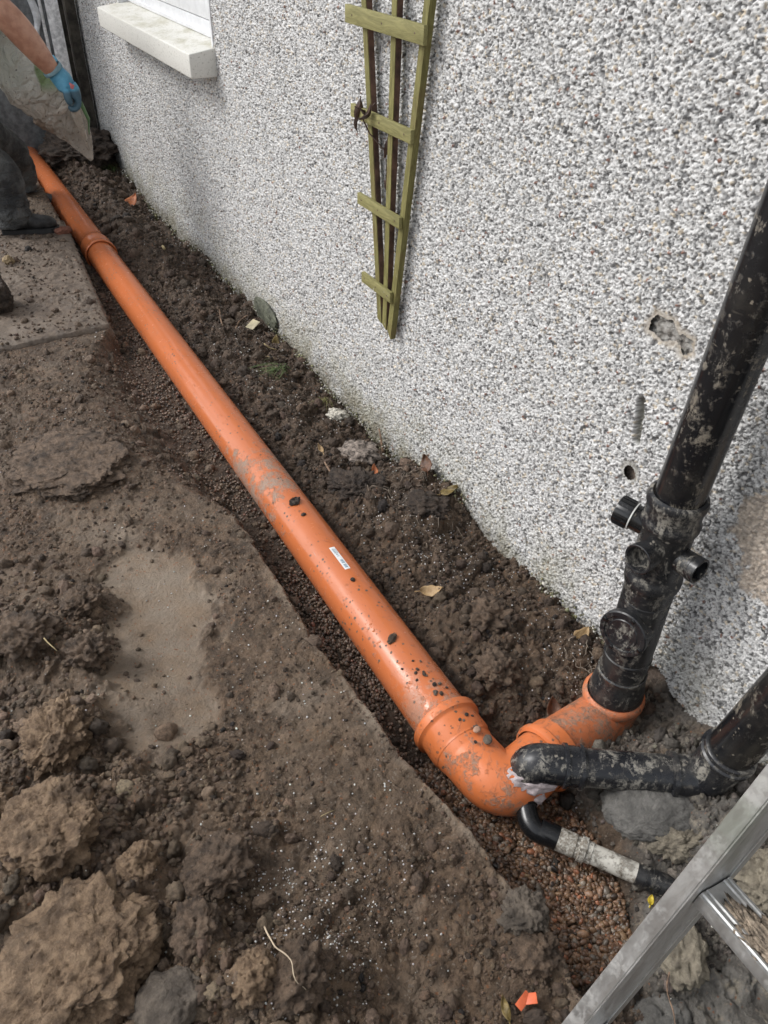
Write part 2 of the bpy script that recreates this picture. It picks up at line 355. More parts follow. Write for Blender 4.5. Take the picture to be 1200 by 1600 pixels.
class MB:
    """collects shapes given in world coordinates into one mesh"""
    def __init__(s): s.v = []; s.f = []
    def add(s, v, f):
        b = len(s.v); s.v += [tuple(p) for p in v]; s.f += [tuple(i + b for i in q) for q in f]; return s
    def box(s, c, d, rot=None, bevel=0):
        c = Vector(c); hx, hy, hz_ = d[0] / 2, d[1] / 2, d[2] / 2; b = min(bevel, hx * .9, hy * .9, hz_ * .9)
        M3 = rot if rot is not None else Matrix.Identity(3)
        if b <= 0:
            v = [Vector((x, y, z)) for x in (-hx, hx) for y in (-hy, hy) for z in (-hz_, hz_)]
            f = [(0, 1, 3, 2), (4, 6, 7, 5), (0, 4, 5, 1), (2, 3, 7, 6), (0, 2, 6, 4), (1, 5, 7, 3)]
            return s.add([c + M3 @ p for p in v], f)
        import bmesh
        bm = bmesh.new(); bmesh.ops.create_cube(bm, size=1)
        for q in bm.verts: q.co = Vector((q.co.x * d[0], q.co.y * d[1], q.co.z * d[2]))
        bmesh.ops.bevel(bm, geom=list(bm.edges), offset=b, segments=2, affect='EDGES', profile=.5)
        bm.verts.index_update()
        s.add([c + M3 @ q.co for q in bm.verts], [[q.index for q in fc.verts] for fc in bm.faces]); bm.free(); return s
    def sweep(s, pts, radii, n=32, cap=True, flat=1., inner=False):
        pts = [Vector(p) for p in pts]; N = len(pts)
        if not hasattr(radii, '__len__'): radii = [radii] * N
        tans = []
        for i in range(N):
            a = pts[max(0, i - 1)]; b = pts[min(N - 1, i + 1)]; t = (b - a)
            if t.length < 1e-7: t = tans[-1] if tans else Vector((0, 0, 1))
            tans.append(t.normalized())
        u = tans[0].orthogonal().normalized(); vs = []
        for i in range(N):
            t = tans[i]; u = (u - t * u.dot(t)).normalized(); w = t.cross(u)
            for k in range(n):
                a = 2 * math.pi * k / n; vs.append(pts[i] + (u * math.cos(a) + w * math.sin(a) * flat) * radii[i])
        fs = []
        for i in range(N - 1):
            for k in range(n):
                a = i * n + k; b = i * n + (k + 1) % n; fs.append((a, b, b + n, a + n))
        if cap: fs.append(tuple(reversed(range(n)))); fs.append(tuple(range((N - 1) * n, N * n)))
        return s.add(vs, fs)
    def lathe(s, origin, axis, prof, n=40, cap=False):
        """prof: (distance along axis, radius)"""
        o = Vector(origin); t = Vector(axis).normalized(); u = t.orthogonal().normalized(); w = t.cross(u); vs = []
        for (d, r) in prof:
            for k in range(n):
                a = 2 * math.pi * k / n; vs.append(o + t * d + (u * math.cos(a) + w * math.sin(a)) * max(r, 1e-5))
        fs = [(i * n + k, i * n + (k + 1) % n, (i + 1) * n + (k + 1) % n, (i + 1) * n + k) for i in range(len(prof) - 1) for k in range(n)]
        if cap: fs.append(tuple(reversed(range(n)))); fs.append(tuple(range((len(prof) - 1) * n, len(prof) * n)))
        return s.add(vs, fs)
    def build(s, name, material, parent=None, smooth=True, sharp=38, rough=None):
        v = np.array(s.v, float)
        if parent is None:
            c = np.array([v[:, 0].mean(), v[:, 1].mean(), v[:, 2].min()]); 
        else: c = np.zeros(3)
        me = bpy.data.meshes.new(name); me.from_pydata((v - c).tolist(), [], s.f); me.update()
        me.polygons.foreach_set('use_smooth', [smooth] * len(me.polygons))
        if smooth: me.set_sharp_from_angle(angle=R(sharp))
        o = link(name, me, material, parent)
        if parent is None: o.location = c
        return o
def ico(sub):
    import bmesh
    bm = bmesh.new(); bmesh.ops.create_icosphere(bm, subdivisions=sub, radius=1); bm.verts.index_update()
    v = np.array([q.co[:] for q in bm.verts]); f = np.array([[q.index for q in fc.verts] for fc in bm.faces]); bm.free(); return v, f
ICO = {k: ico(k) for k in (1, 2, 3, 4, 5, 6)}
def arc_pts(pts, radius, n=10):
    """polyline with rounded corners"""
    pts = [Vector(p) for p in pts]; out = [pts[0]]
    for i in range(1, len(pts) - 1):
        a, b, c = pts[i - 1], pts[i], pts[i + 1]
        d1 = (a - b); d2 = (c - b); l = min(radius, d1.length * .49, d2.length * .49)
        p0 = b + d1.normalized() * l; p1 = b + d2.normalized() * l
        for k in range(n + 1):
            t = k / n; out.append(p0 * (1 - t) ** 2 + b * 2 * t * (1 - t) + p1 * t * t)
    out.append(pts[-1]); return out
def rot_many(n, rng):
    q = rng.normal(size=(n, 4)); q /= np.linalg.norm(q, axis=1)[:, None]; w, x, y, z = q.T
    return np.stack([1 - 2 * (y * y + z * z), 2 * (x * y - z * w), 2 * (x * z + y * w), 2 * (x * y + z * w), 1 - 2 * (x * x + z * z), 2 * (y * z - x * w), 2 * (x * z - y * w), 2 * (y * z + x * w), 1 - 2 * (x * x + y * y)], -1).reshape(n, 3, 3)
def scatter(name, pos, size, aspect, sub, material, rng, jitter=.12, cols=None, tilt_flat=False, smooth=True):
    bv, bf = ICO[sub]; n = len(pos)
    variants = 12; bank = np.stack([bv * (1 + jitter * rng.normal(size=(len(bv), 1))) for _ in range(variants)])
    v = bank[rng.integers(0, variants, n)] * aspect[:, None, :] * size[:, None, None]
    v = np.einsum('nij,nkj->nki', rot_many(n, rng), v)
    if tilt_flat: v[:, :, 2] *= .6
    v = v + pos[:, None, :]
    f = bf[None] + (np.arange(n) * len(bv))[:, None, None]
    c = {'stone': np.repeat(cols, len(bv), axis=0)} if cols is not None else None
    me = np_mesh(name, v.reshape(-1, 3), f.reshape(-1, 3), smooth=smooth, cols=c)
    return link(name, me, material)
def pnoise(v, f, s=0):
    return np.array([mnoise.fractal(Vector((p[0] * f + s, p[1] * f + s * .7, p[2] * f)), .6, 2.1, 4, noise_basis='PERLIN_ORIGINAL') for p in v])
# ================================================================ GROUND
def axis_grid(lo, hi, fn):
    out = [lo]
    while out[-1] < hi: out.append(out[-1] + fn(out[-1]))
    out[-1] = hi; return np.array(out)
def gy(y):
    if y < .18: return .003 + (.18 - y) * .10
    if y > 7.6: return .02 + (y - 7.6) * .10
    return .00185 * math.sqrt(y * y + 1.6 * 1.6)
def gx(x):
    if x < -.8: return .004 + (-.8 - x) * .12
    if x > 1.46: return .004 + (x - 1.46) * .12
    return .0037
ys = np.concatenate([-np.cumsum(.003 + .1 * np.linspace(0, 4, 22) ** 1.6)[::-1] + .18, axis_grid(.18, 22, gy)])
xs = np.concatenate([-np.cumsum(.006 + .1 * np.linspace(0, 5, 24) ** 1.7)[::-1] - .62, axis_grid(-.62, 5, gx)])
YY, XX = np.meshgrid(ys, xs, indexing='ij')
Z, tone, clay, conc, tr, grav = H(XX, YY, True)
gm = np_mesh('ground', np.stack([XX, YY, Z], -1).reshape(-1, 3), grid_faces(len(ys), len(xs)), attrs=dict(tone=tone, clay=clay, conc=conc, trench=tr))
ground = link('ground', gm, M['soil']); tag(ground, kind='structure')
print('ground verts', len(gm.vertices))

# ================================================================ HOUSE WALL
house = empty('house_wall', (1.5, 3, 0))
tag(house, 'white and grey pebbledash house wall with a window at the far end', 'wall')
def wyf(y):
    if y < .3: return .0040
    return .00130 * math.sqrt(y * y + 1.75 * 1.75)
wys = np.concatenate([-np.cumsum(.005 + .12 * np.linspace(0, 3.2, 16) ** 1.6)[::-1] - .85, axis_grid(-.85, 7.32, wyf)])
wzs = np.concatenate([axis_grid(-.16, 1.74, lambda z: .0026), axis_grid(1.744, 2.5, lambda z: .0045), 2.5 + np.cumsum(np.linspace(.006, .36, 14))])
WYY, WZZ = np.meshgrid(wys, wzs, indexing='ij')
f1, f2, cx, cy, dx1, dy1 = worley(WYY / .0070 + .3 * vnoise(WYY * 90, WZZ * 90, 3), WZZ / .0070 + .3 * vnoise(WYY * 90, WZZ * 90, 4), 5, ids=True)
h0 = hash2(cx, cy, 21); h1 = hash2(cx, cy, 22); h2 = hash2(cx, cy, 23); h3 = hash2(cx, cy, 24)
gap = sst(f2 - f1, .0, .17)
dens = .93 + .05 * fbm(WYY, WZZ, 2.2, 3, 5)
present = h0 < dens
off = gap * present * (.0020 + .0050 * h1 + .0050 * ((h2 - .5) * dx1 + (h3 - .5) * dy1) * 2) + .0012 * fbm(WYY, WZZ, 90, 3, 8) + .004 * fbm(WYY, WZZ, 2.5, 3, 9)
grey = np.select([h2 < .075, h2 < .16, h2 < .38], [.035 + .05 * h3, .20 + .14 * h3, .42 + .14 * h3], .62 + .16 * h3)
colr = np.stack([grey * 1.0, grey * .995, grey * .98], -1)
warm = (h3 > .93)[..., None]; colr = np.where(warm, colr * np.array([.95, .83, .66]), colr)
rust = ((h1 > .993))[..., None]; colr = np.where(rust, np.array([.22, .09, .05]), colr)
mort = np.array([.150, .150, .152]) * (1 + .5 * fbm(WYY, WZZ, 30, 3, 10))[..., None]
k = (gap * present)[..., None]; k = sst(k, .1, .7); colr = mort * (1 - k) + colr * k
# bare brownish patch right of the stack, worn paler patches
bp = sst(fbm(WYY, WZZ, 16, 5, 91) * .07 + np.hypot((WYY - .69) / 1.0, (WZZ - .745) / 1.3), .118, .105)
colr = colr * (1 - bp[..., None]) + (np.array([.52, .44, .36]) * (.50 + .80 * h3[..., None])) * bp[..., None]
def dist_seg(py_, pz_, a, b):
    t = np.clip(((py_ - a[0]) * (b[0] - a[0]) + (pz_ - a[1]) * (b[1] - a[1])) / ((b[0] - a[0]) ** 2 + (b[1] - a[1]) ** 2), 0, 1)
    return np.hypot(py_ - a[0] - t * (b[0] - a[0]), pz_ - a[1] - t * (b[1] - a[1]))
gr_ = sst(dist_seg(WYY, WZZ, (1.152, .86), (1.135, .755)) + .004 * fbm(WYY, WZZ, 60, 2, 95), .016, .007)
off = off - gr_ * .018; colr = colr * (1 - gr_[..., None]) + np.array([.13, .125, .10]) * gr_[..., None]
rim = sst(np.hypot(WYY - 1.131, WZZ - .662), .040, .022); colr = colr * (1 - .7 * rim[..., None]) + np.array([.30, .29, .25]) * .7 * rim[..., None]; off = off * (1 - rim * .7)
dmg_poly = [(1.190, 1.040), (1.172, 1.083), (1.125, 1.082), (1.105, 1.066), (1.062, 1.066), (1.052, 1.040), (1.075, 1.022), (1.10, 1.045), (1.135, 1.030)]
pdm = polydist(WYY + .010 * fbm(WYY, WZZ, 40, 3, 96), WZZ + .010 * fbm(WYY, WZZ, 40, 3, 97), dmg_poly)
edge_r = sst(pdm, .022, .004); colr = colr * (1 - .75 * edge_r[..., None]) + np.array([.40, .34, .26]) * .75 * edge_r[..., None]; off = off * (1 - edge_r * .8)
wx_ = 1.40 - off
fq = grid_faces(len(wys), len(wzs))
yy = WYY.ravel()[fq].mean(1); zz = WZZ.ravel()[fq].mean(1)
WIN = (4.115, 5.80, 1.20, 2.35)
keep = ~((yy > WIN[0]) & (yy < WIN[1]) & (zz > WIN[2]) & (zz < WIN[3]))
keep &= pdm.ravel()[fq].mean(1) > 0
keep &= np.hypot(yy - 1.131, zz - .657) > .020 + .003 * vnoise(yy * 80, zz * 80, 2)
# broken render edge over the stack base and along the foot
jag = .030 * fbm(yy, yy * 0, 9, 4, 98) + .012 * fbm(yy, zz, 45, 2, 99)
brk = np.interp(yy, [.50, .60, .66, .72, .78, .83, .87, .92, .96], [-.2, .06, .075, .105, .12, .15, .165, .12, -.2]) + jag
keep &= zz > brk
wm = np_mesh('render', np.stack([wx_, WYY, WZZ], -1).reshape(-1, 3), fq[keep][:, ::-1], cols=dict(chip=colr.reshape(-1, 3)))
render = link('pebbledash_render', wm, M['wall'], house)
print('wall verts', len(wm.vertices))
M['brick'] = simple('old_brick', (.13, .10, .08), .9, bump=(70, .006), var=.3, scale=40)
M['upvc'] = simple('white_upvc', (.72, .73, .74), .3, var=.03)
# masonry core behind the render, stops at the window opening
mb = MB(); x0, x1 = 1.418, 1.66
for (ya, yb, za, zb) in [(-14, WIN[0] - .02, -.3, 5.2), (WIN[1] + .02, 7.30, -.3, 5.2), (WIN[0] - .02, WIN[1] + .02, -.3, 1.18), (WIN[0] - .02, WIN[1] + .02, 2.37, 5.2)]:
    mb.box(((x0 + x1) / 2, (ya + yb) / 2, (za + zb) / 2), (x1 - x0, yb - ya, zb - za))
mb.build('masonry', M['brick'], house, smooth=False)
# reveal (smooth painted) around the opening
M['sillpaint'] = (lambda: (lambda mt, nt, b: (lambda g: (
    g.put(b.inputs['Base Color'], g.mix(g.ramp(g.noise(90, 6, .75), .56, .66), g.mix(g.math('MULTIPLY', g.ramp(g.noise(9, 6, .7, stretch=(1, .5, 1)), .42, .68), g.ramp(g.axis(2), 1.175, 1.2)), (.70, .69, .64), (.46, .44, .34)), (.28, .27, .22))),
    g.put(b.inputs['Normal'], g.bump(g.noise(120, 4, .6), .0012)), b.inputs['Roughness'].__setattr__('default_value', .45), mt)[-1])(G(nt)))(*mat('painted_sill')))()
mb = MB(); 
mb.box((1.455, WIN[0] - .008, 1.78), (.13, .02, 1.14)); mb.box((1.455, WIN[1] + .008, 1.78), (.13, .02, 1.14)); mb.box((1.455, (WIN[0] + WIN[1]) / 2, 2.362), (.13, WIN[1] - WIN[0], .02))
mb.build('reveal', M['upvc'], house, smooth=False)
sl = MB(); import bmesh
bm = bmesh.new(); prof = [(1.265, 1.085), (1.265, 1.188), (1.50, 1.225), (1.50, 1.085)]
ya, yb = 4.088, 5.84
va = [bm.verts.new((x, ya, z)) for x, z in prof]; vb = [bm.verts.new((x, yb, z)) for x, z in prof]
bm.faces.new(va[::-1]); bm.faces.new(vb)
for i in range(4): bm.faces.new((va[i], va[(i + 1) % 4], vb[(i + 1) % 4], vb[i]))
bmesh.ops.recalc_face_normals(bm, faces=list(bm.faces))
bmesh.ops.bevel(bm, geom=list(bm.edges), offset=.006, segments=3, affect='EDGES', profile=.5); bm.verts.index_update()
sl.add([q.co for q in bm.verts], [[q.index for q in fc.verts] for fc in bm.faces]); bm.free()
sl.build('window_sill', M['sillpaint'], house)
win = MB()
fy0, fy1, fz0, fz1 = WIN[0] + .004, WIN[1] - .004, 1.222, 2.34; fx = 1.500
for c, d in [((fx, (fy0 + fy1) / 2, fz0 + .03), (.06, fy1 - fy0, .06)), ((fx, (fy0 + fy1) / 2, fz1 - .03), (.06, fy1 - fy0, .06)),
             ((fx, fy0 + .03, (fz0 + fz1) / 2), (.058, .06, fz1 - fz0 - .122)), ((fx, fy1 - .03, (fz0 + fz1) / 2), (.058, .06, fz1 - fz0 - .122)),
             ((fx, fy0 + .62, (fz0 + fz1) / 2), (.058, .06, fz1 - fz0 - .122))]: win.box(c, d, bevel=.006)
win.box((fx - .012, (fy0 + fy1) / 2, fz0 + .115), (.045, fy1 - fy0 - .123, .105), bevel=.008)
win.box((fx - .03, (fy0 + fy1) / 2, fz0 + .006), (.05, fy1 - fy0, .018), bevel=.004)
winf = win.build('window', M['upvc'], house)
gl, gnt, gb = mat('window_glass'); gb.inputs['Base Color'].default_value = (.03, .035, .04, 1); gb.inputs['Roughness'].default_value = .04
MB().box((1.512, fy0 + .325, (fz0 + fz1) / 2), (.006, .52, fz1 - fz0 - .14)).build('pane', gl, winf, smooth=False)
MB().box((1.512, (fy0 + .65 + fy1 - .06) / 2, (fz0 + fz1) / 2), (.006, fy1 - fy0 - .73, fz1 - fz0 - .14)).build('pane', gl, winf, smooth=False)
# far return face of the house
mb = MB(); mb.box((4.4, 7.315, 2.45), (5.96, .03, 5.5)); mb.build('end_wall', simple('end_render', (.3, .3, .29), .9, bump=(90, .01)), house, smooth=False)
# rough foundation seen through the broken render
bv, bf = ICO[4]; v = bv * np.array([.05, .26, .10]); v = v * (1 + .35 * pnoise(v, 14, 2))[:, None] + np.array([1.465, .76, .04])
link('foundation_stone', np_mesh('foundation', v, bf), simple('foundation_rubble', (.13, .115, .095), .85, bump=(60, .012), var=.35, scale=30), house)
# ================================================================ LOOSE STUFF ON THE GROUND
rng = np.random.default_rng(11)
mt, nt, b = mat('pea_gravel'); g = G(nt)
c = g.attr('stone', 'Color'); c = g.mix(g.ramp(g.noise(55, 4, .6), .35, .7, 0, .45), c, (.05, .034, .025))
g.put(b.inputs['Base Color'], c); g.put(b.inputs['Roughness'], g.ramp(g.noise(60, 3), .3, .7, .22, .5)); b.inputs['Specular IOR Level'].default_value = .6
g.put(b.inputs['Normal'], g.bump(g.noise(600, 3), .0006)); M['gravel'] = mt
mt, nt, b = mat('soil_crumb'); g = G(nt)
c = g.attr('stone', 'Color'); c = g.mix(g.ramp(g.noise(130, 5, .7), .3, .7, 0, .6), c, (.045, .033, .026))
g.put(b.inputs['Base Color'], c); b.inputs['Roughness'].default_value = .58
g.put(b.inputs['Normal'], g.bump(g.noise(120, 7, .8), .009)); M['crumb'] = mt
def stone_cols(n, base, spread, rng, rare=None, p=.05):
    c = np.array(base)[None] * (1 + spread * rng.normal(size=(n, 1))) * (1 + .025 * rng.normal(size=(n, 3)))
    if rare is not None:
        m_ = rng.random(n) < p; c[m_] = np.array(rare) * (1 + .25 * rng.normal(size=(m_.sum(), 1)))
    return np.clip(c, .01, .8)
# pea gravel bed: dense in the pit, a strip beside the pipe further off
n = 12000; x = rng.uniform(.60, 1.02, n); y = rng.uniform(.32, .98, n)
okm = (polydist(x, y, PIT) < .008) | ((y > .8) & (x > edge_x(y) - .01) & (x < .80)); x, y = x[okm], y[okm]
okm = H(x, y) < .075; x, y = x[okm], y[okm]; n1 = len(x)
z = H(x, y) + rng.uniform(-.002, .012, n1)
s = .0040 + .0052 * rng.random(n1) ** 1.3; s = s * np.where(rng.random(n1) < .06, 1.35, 1)
cols = stone_cols(n1, (.180, .104, .060), .42, rng, (.33, .13, .065), .05)
gy_ = rng.random(n1) < .12; cols[gy_] = (np.array([.22, .18, .14]) * (1 + .3 * rng.normal(size=(gy_.sum(), 1)))).clip(.03, .6)
o = scatter('gravel', np.stack([x, y, z], -1), s, np.stack([rng.uniform(1, 1.45, n1), rng.uniform(.85, 1.1, n1), rng.uniform(.5, .85, n1)], -1), 2, M['gravel'], rng, .035, cols)
tag(o, 'wet brown pea gravel filling the pit below the orange bend', 'gravel', kind='stuff')
n = 42000; y = .9 + 6.2 * rng.random(n) ** 1.5; x = rng.uniform(.50, 1.02, n)
prob = np.where(x < .82, 1., np.clip(1 - (x - .86) / .10, 0, .6) * (y > 2.5))
prob = np.where(x < edge_x(y), .75 * np.exp(-(((y - 2.65) / .38) ** 2)) * sst(x, .44, .58) + .30 * np.exp(-(((y - 3.35) / .25) ** 2)) * sst(x, .40, .55), prob)
prob *= (.16 + .62 * (fbm(x, y, 4, 3, 81) > -.05)) * np.interp(y, [1.7, 2.1, 7], [1, .45, .4])
okm = (rng.random(n) < prob) & ((y > 2) | (H(x, y) < .085)); x, y = x[okm], y[okm]; n1 = len(x)
z = H(x, y) + rng.uniform(-.002, .008, n1)
s = rng.uniform(.0045, .0078, n1); cols = stone_cols(n1, (.135, .092, .064), .42, rng, (.20, .09, .06), .03)
near_spill = (x < edge_x(y) + .02)[:, None]; cols = np.where(near_spill, cols * 1.15, cols)
o = scatter('gravel', np.stack([x, y, z], -1), s, np.stack([rng.uniform(1, 1.4, n1), rng.uniform(.85, 1.1, n1), rng.uniform(.55, .85, n1)], -1), 1, M['gravel'], rng, .05, cols)
tag(o, 'dark pea gravel bedding along the long orange pipe', 'gravel', kind='stuff')
# soil crumbs
n = 110000; y = .25 + 6.8 * rng.random(n) ** 1.9; x = rng.uniform(-.45, 1.385, n)
e = edge_x(y); heap = np.clip(sst(y, 1.75, .95) * sst(x, .42, -.05) + np.exp(-(((x + .02) / .22) ** 2 + ((y - 1.62) / .42) ** 2)), 0, 1)
prob = np.where(x < e, .26 + .75 * heap + .4 * sst(y, 2.1, 2.5) * (1 - sst(y, 3.4, 3.6)) * (x < .5) + .35 * sst(y, .9, .5), .85)
prob = np.where((x > e - .01) & (x < .84), .95, prob)
prob = prob * (.3 + 1.1 * (fbm(x, y, 5, 3, 82) > -.1)) * (1 - .95 * (polydist(x, y, SLABP) < 0)) * (1 - .96 * (polydist(x, y, PIT) < .01))
okm = rng.random(n) < prob; x, y, heap = x[okm], y[okm], heap[okm]; n1 = len(x)
right_side = x > .85
s = (.0013 + .0042 * rng.random(n1) ** 2.6 + .013 * (rng.random(n1) < .030) * rng.random(n1) ** 1.5) * (1 + .55 * heap + .35 * right_side) * (1 + .10 * y)
z = np.where(polydist(x, y, FS) < -.01, FST + .002, H(x, y)) + s * .05
cd = np.where(right_side[:, None], stone_cols(n1, (.112, .075, .050), .42, rng), stone_cols(n1, (.18, .125, .085), .36, rng))
cd = np.where((heap[:, None] > .45) & (rng.random(n1)[:, None] < .55), stone_cols(n1, (.25, .18, .12), .28, rng), cd)
cd = np.where((right_side & (y < .8))[:, None], stone_cols(n1, (.21, .185, .155), .35, rng), cd)
big = s > .0052
A = np.stack([rng.uniform(.9, 1.4, n1), rng.uniform(.8, 1.1, n1), rng.uniform(.6, .9, n1)], -1)
P3 = np.stack([x, y, z], -1)
o = scatter('soil_crumbs', P3[~big], s[~big], A[~big], 1, M['crumb'], rng, .24, cd[~big], smooth=False); tag(o, 'fine loose soil crumbs lying over the mud', 'soil', kind='stuff')
o = scatter('soil_crumbs', P3[big], s[big], A[big], 3, M['crumb'], rng, .13, cd[big]); tag(o, 'coarser loose lumps of soil lying over the mud', 'soil', kind='stuff')
# white render grit fallen in the mud
sp = [(.26, .70, .10, .09, 420), (.22, .60, .06, .05, 160), (.30, .80, .14, .10, 200), (1.17, 1.68, .10, .16, 420), (1.25, 1.35, .08, .2, 260), (1.10, 3.25, .10, .25, 260), (1.27, 1.02, .07, .08, 150), (1.20, 2.5, .1, .4, 200), (1.34, 2.3, .04, .5, 200),
      (.45, 1.6, .12, .35, 90), (.3, 3.0, .25, .35, 90), (.2, 1.1, .3, .4, 160), (1.05, 4.5, .1, .9, 160), (1.32, 5.0, .05, 1.2, 260), (.2, 4.2, .3, .5, 60), (1.15, .35, .15, .15, 160), (.55, 1.1, .08, .3, 60)]
P_ = []
for (a, b_, sx, sy, k) in sp:
    P_.append(np.stack([rng.normal(a, sx, k), rng.normal(b_, sy, k)], -1))
P_ = np.concatenate(P_); P_ = P_[P_[:, 0] < 1.39]; P_ = P_[polydist(P_[:, 0], P_[:, 1], PIT) > 0]
z = H(P_[:, 0], P_[:, 1]); n1 = len(P_); s = rng.uniform(.0009, .0026, n1) * (1 + .12 * P_[:, 1])
mt, nt, b = mat('render_grit'); g = G(nt); g.put(b.inputs['Base Color'], g.attr('stone', 'Color')); b.inputs['Roughness'].default_value = .5; M['grit'] = mt
o = scatter('render_grit', np.concatenate([P_, (z + s * .6)[:, None]], 1), s, rng.uniform(.7, 1.2, (n1, 3)), 1, M['grit'], rng, .16, stone_cols(n1, (.55, .54, .52), .2, rng, (.30, .25, .2), .2))
tag(o, 'white grit fallen from the pebbledash into the mud', 'grit', kind='stuff')

# ---------------------------------------------------------------- clods and stones
def clod_material(name, a, b2, wet=.62, bs=80):
    mt, nt, b = mat(name); g = G(nt)
    c = g.mix(g.ramp(g.noise(34, 7, .72), .32, .68), a, b2); c = g.mix(g.ramp(g.noise(11, 4, .6, off=3), .5, .7, 0, .6), c, tuple(x * .45 for x in a))
    c = g.mix(g.ramp(g.noise(160, 3, .6), .66, .72, 0, .5), c, (.33, .28, .22))
    g.put(b.inputs['Base Color'], c); b.inputs['Roughness'].default_value = wet
    g.put(b.inputs['Normal'], g.bump(g.math('ADD', g.noise(bs, 8, .78), g.math('MULTIPLY', g.noise(250, 4, .7), .4)), .014)); return mt
M['clay'] = clod_material('tan_clay', (.14, .086, .048), (.42, .29, .18))
M['mudclod'] = clod_material('brown_mud', (.062, .041, .027), (.25, .172, .115))
M['greyclod'] = clod_material('grey_mud', (.115, .093, .073), (.25, .205, .16))
M['darkclod'] = clod_material('dark_mud', (.030, .021, .016), (.105, .074, .053))
def blob(c, dim, rz=0, amp=.28, f=5, sub=5, seed=0, flat_top=False, fine=.07):
    bv, bf = ICO[6 if (sub == 5 and max(dim) > .19) else sub]; v = bv.copy()
    n1 = pnoise(bv, f * .35, seed); n2 = pnoise(bv, f, seed + 9); n3 = pnoise(bv, f * 2.6, seed + 4)
    v = v * (1 + amp * n1 + amp * .15 * n2)[:, None]
    if flat_top: v[:, 2] = np.where(v[:, 2] > .55, .55 + (v[:, 2] - .55) * .35, v[:, 2])
    v = v * np.array(dim) * .5
    if max(dim) > .04:            # crumbly broken surface, detail sized in metres
        nrm = bv / np.array(dim); nrm /= np.linalg.norm(nrm, axis=1)[:, None]; k_ = min(1., fine / .07)
        c1 = np.array([mnoise.voronoi(Vector((p[0] * 26 + seed, p[1] * 26, p[2] * 26)))[0] for p in v]); c2 = np.array([mnoise.voronoi(Vector((p[0] * 70 + seed, p[1] * 70, p[2] * 70)))[0] for p in v])
        msk = .12 + .88 * sst(pnoise(v, 14, seed + 6), -.12, .22); crk = np.clip(.045 - np.abs(pnoise(v, 17, seed + 8)), 0, .045) / .045
        d_ = msk * (.0060 * (np.clip(c1[:, 1] - c1[:, 0], 0, .5) * 2 - .5) + .0032 * (np.clip(c2[:, 1] - c2[:, 0], 0, .5) * 2 - .5)) + .006 * pnoise(v, 16, seed) + .0022 * pnoise(v, 90, seed) - .006 * crk
        v = v + nrm * (d_ * k_)[:, None]
    ca, sa = math.cos(rz), math.sin(rz)
    v = np.stack([v[:, 0] * ca - v[:, 1] * sa, v[:, 0] * sa + v[:, 1] * ca, v[:, 2]], -1) + np.array(c)
    return v, bf
def lump(name, label, cat, xy, dim, material, rz=0, lift=.2, z=None, group=None, **k):
    zz = (hz(*xy) if z is None else z) + dim[2] * lift
    v, f = blob((0, 0, 0), dim, rz, **k)
    o = link(name, np_mesh(name, v, f), material); o.location = (xy[0], xy[1], zz); return tag(o, label, cat, group)
CG = 'clods of dug clay heaped by the trench'
lump('earth_clod', 'largest flat-topped tan clay clod in the bottom left corner', 'clod', (-.16, .80), (.30, .26, .13), M['clay'], .5, .12, group=CG, seed=1, flat_top=True)
lump('earth_clod', 'smooth rounded tan clay clod above the largest clod', 'clod', (-.155, 1.08), (.20, .20, .12), M['clay'], -.3, .12, group=CG, seed=2, flat_top=True, amp=.2)
lump('earth_clod', 'pale tan clod cut by the left edge of the photo', 'clod', (-.30, 1.19), (.16, .20, .12), M['clay'], .2, .2, group=CG, seed=3)
lump('earth_clod', 'smooth grey clod at the bottom edge beside the largest clay clod', 'clod', (-.035, .66), (.13, .11, .06), M['greyclod'], .2, .12, group=CG, seed=4, amp=.2, f=3, fine=.04)
lump('earth_clod', 'small orange-tinted clod right of the two tan clay clods', 'clod', (-.01, .93), (.085, .08, .06), M['clay'], .7, .2, group=CG, seed=5)
lump('earth_clod', 'broad grey-brown clod split by cracks, left of the white grit', 'clod', (.125, .86), (.15, .12, .055), M['mudclod'], .4, .15, group=CG, seed=6, f=7)
lump('earth_clod', 'brown clod with pale roots next to the grey bottom clod', 'clod', (.05, .75), (.11, .09, .05), M['mudclod'], 1.0, .15, group=CG, seed=7, f=7)
lump('earth_clod', 'block of cracked brown clay below the bare slab patch', 'clod', (-.09, 1.36), (.15, .20, .085), M['clay'], -.25, .2, group=CG, seed=8, f=7)
lump('earth_clod', 'dark crumbly clod resting on the left side of the bare slab patch', 'clod', (.035, 1.585), (.11, .10, .065), M['mudclod'], .3, .3, group=CG, seed=9, f=8, amp=.35)
lump('earth_clod', 'dark clod at the upper left of the bare slab patch', 'clod', (.06, 1.80), (.13, .10, .06), M['mudclod'], .9, .25, group=CG, seed=10, f=8, amp=.35)
lump('earth_clod', 'knobbly dark clod on the heap left of the bare slab patch', 'clod', (-.10, 1.72), (.16, .14, .08), M['mudclod'], .1, .25, group=CG, seed=11, f=8, amp=.35)
lump('earth_clod', 'brown clod holding a dark cavity under the white grit', 'clod', (.19, .585), (.13, .10, .07), M['mudclod'], .6, .1, group=CG, seed=13, f=7)
lump('earth_clod', 'rust-brown clod with a thin root at the bottom edge', 'clod', (.115, .62), (.09, .085, .06), M['clay'], 1.3, .1, group=CG, seed=14, f=6)
lump('half_buried_stone', 'round muddy stone half buried in the soil left of the spilt gravel', 'stone', (.185, 2.55), (.38, .42, .09), M['mudclod'], .2, -.08, seed=15, amp=.22, f=6, flat_top=True)
lump('muddy_lump', 'dark mud-coated lump standing on the slab at the left edge of the photo', 'lump', (.165, 4.02), (.15, .20, .22), M['darkclod'], .2, .25, seed=16, amp=.12, z=FST)
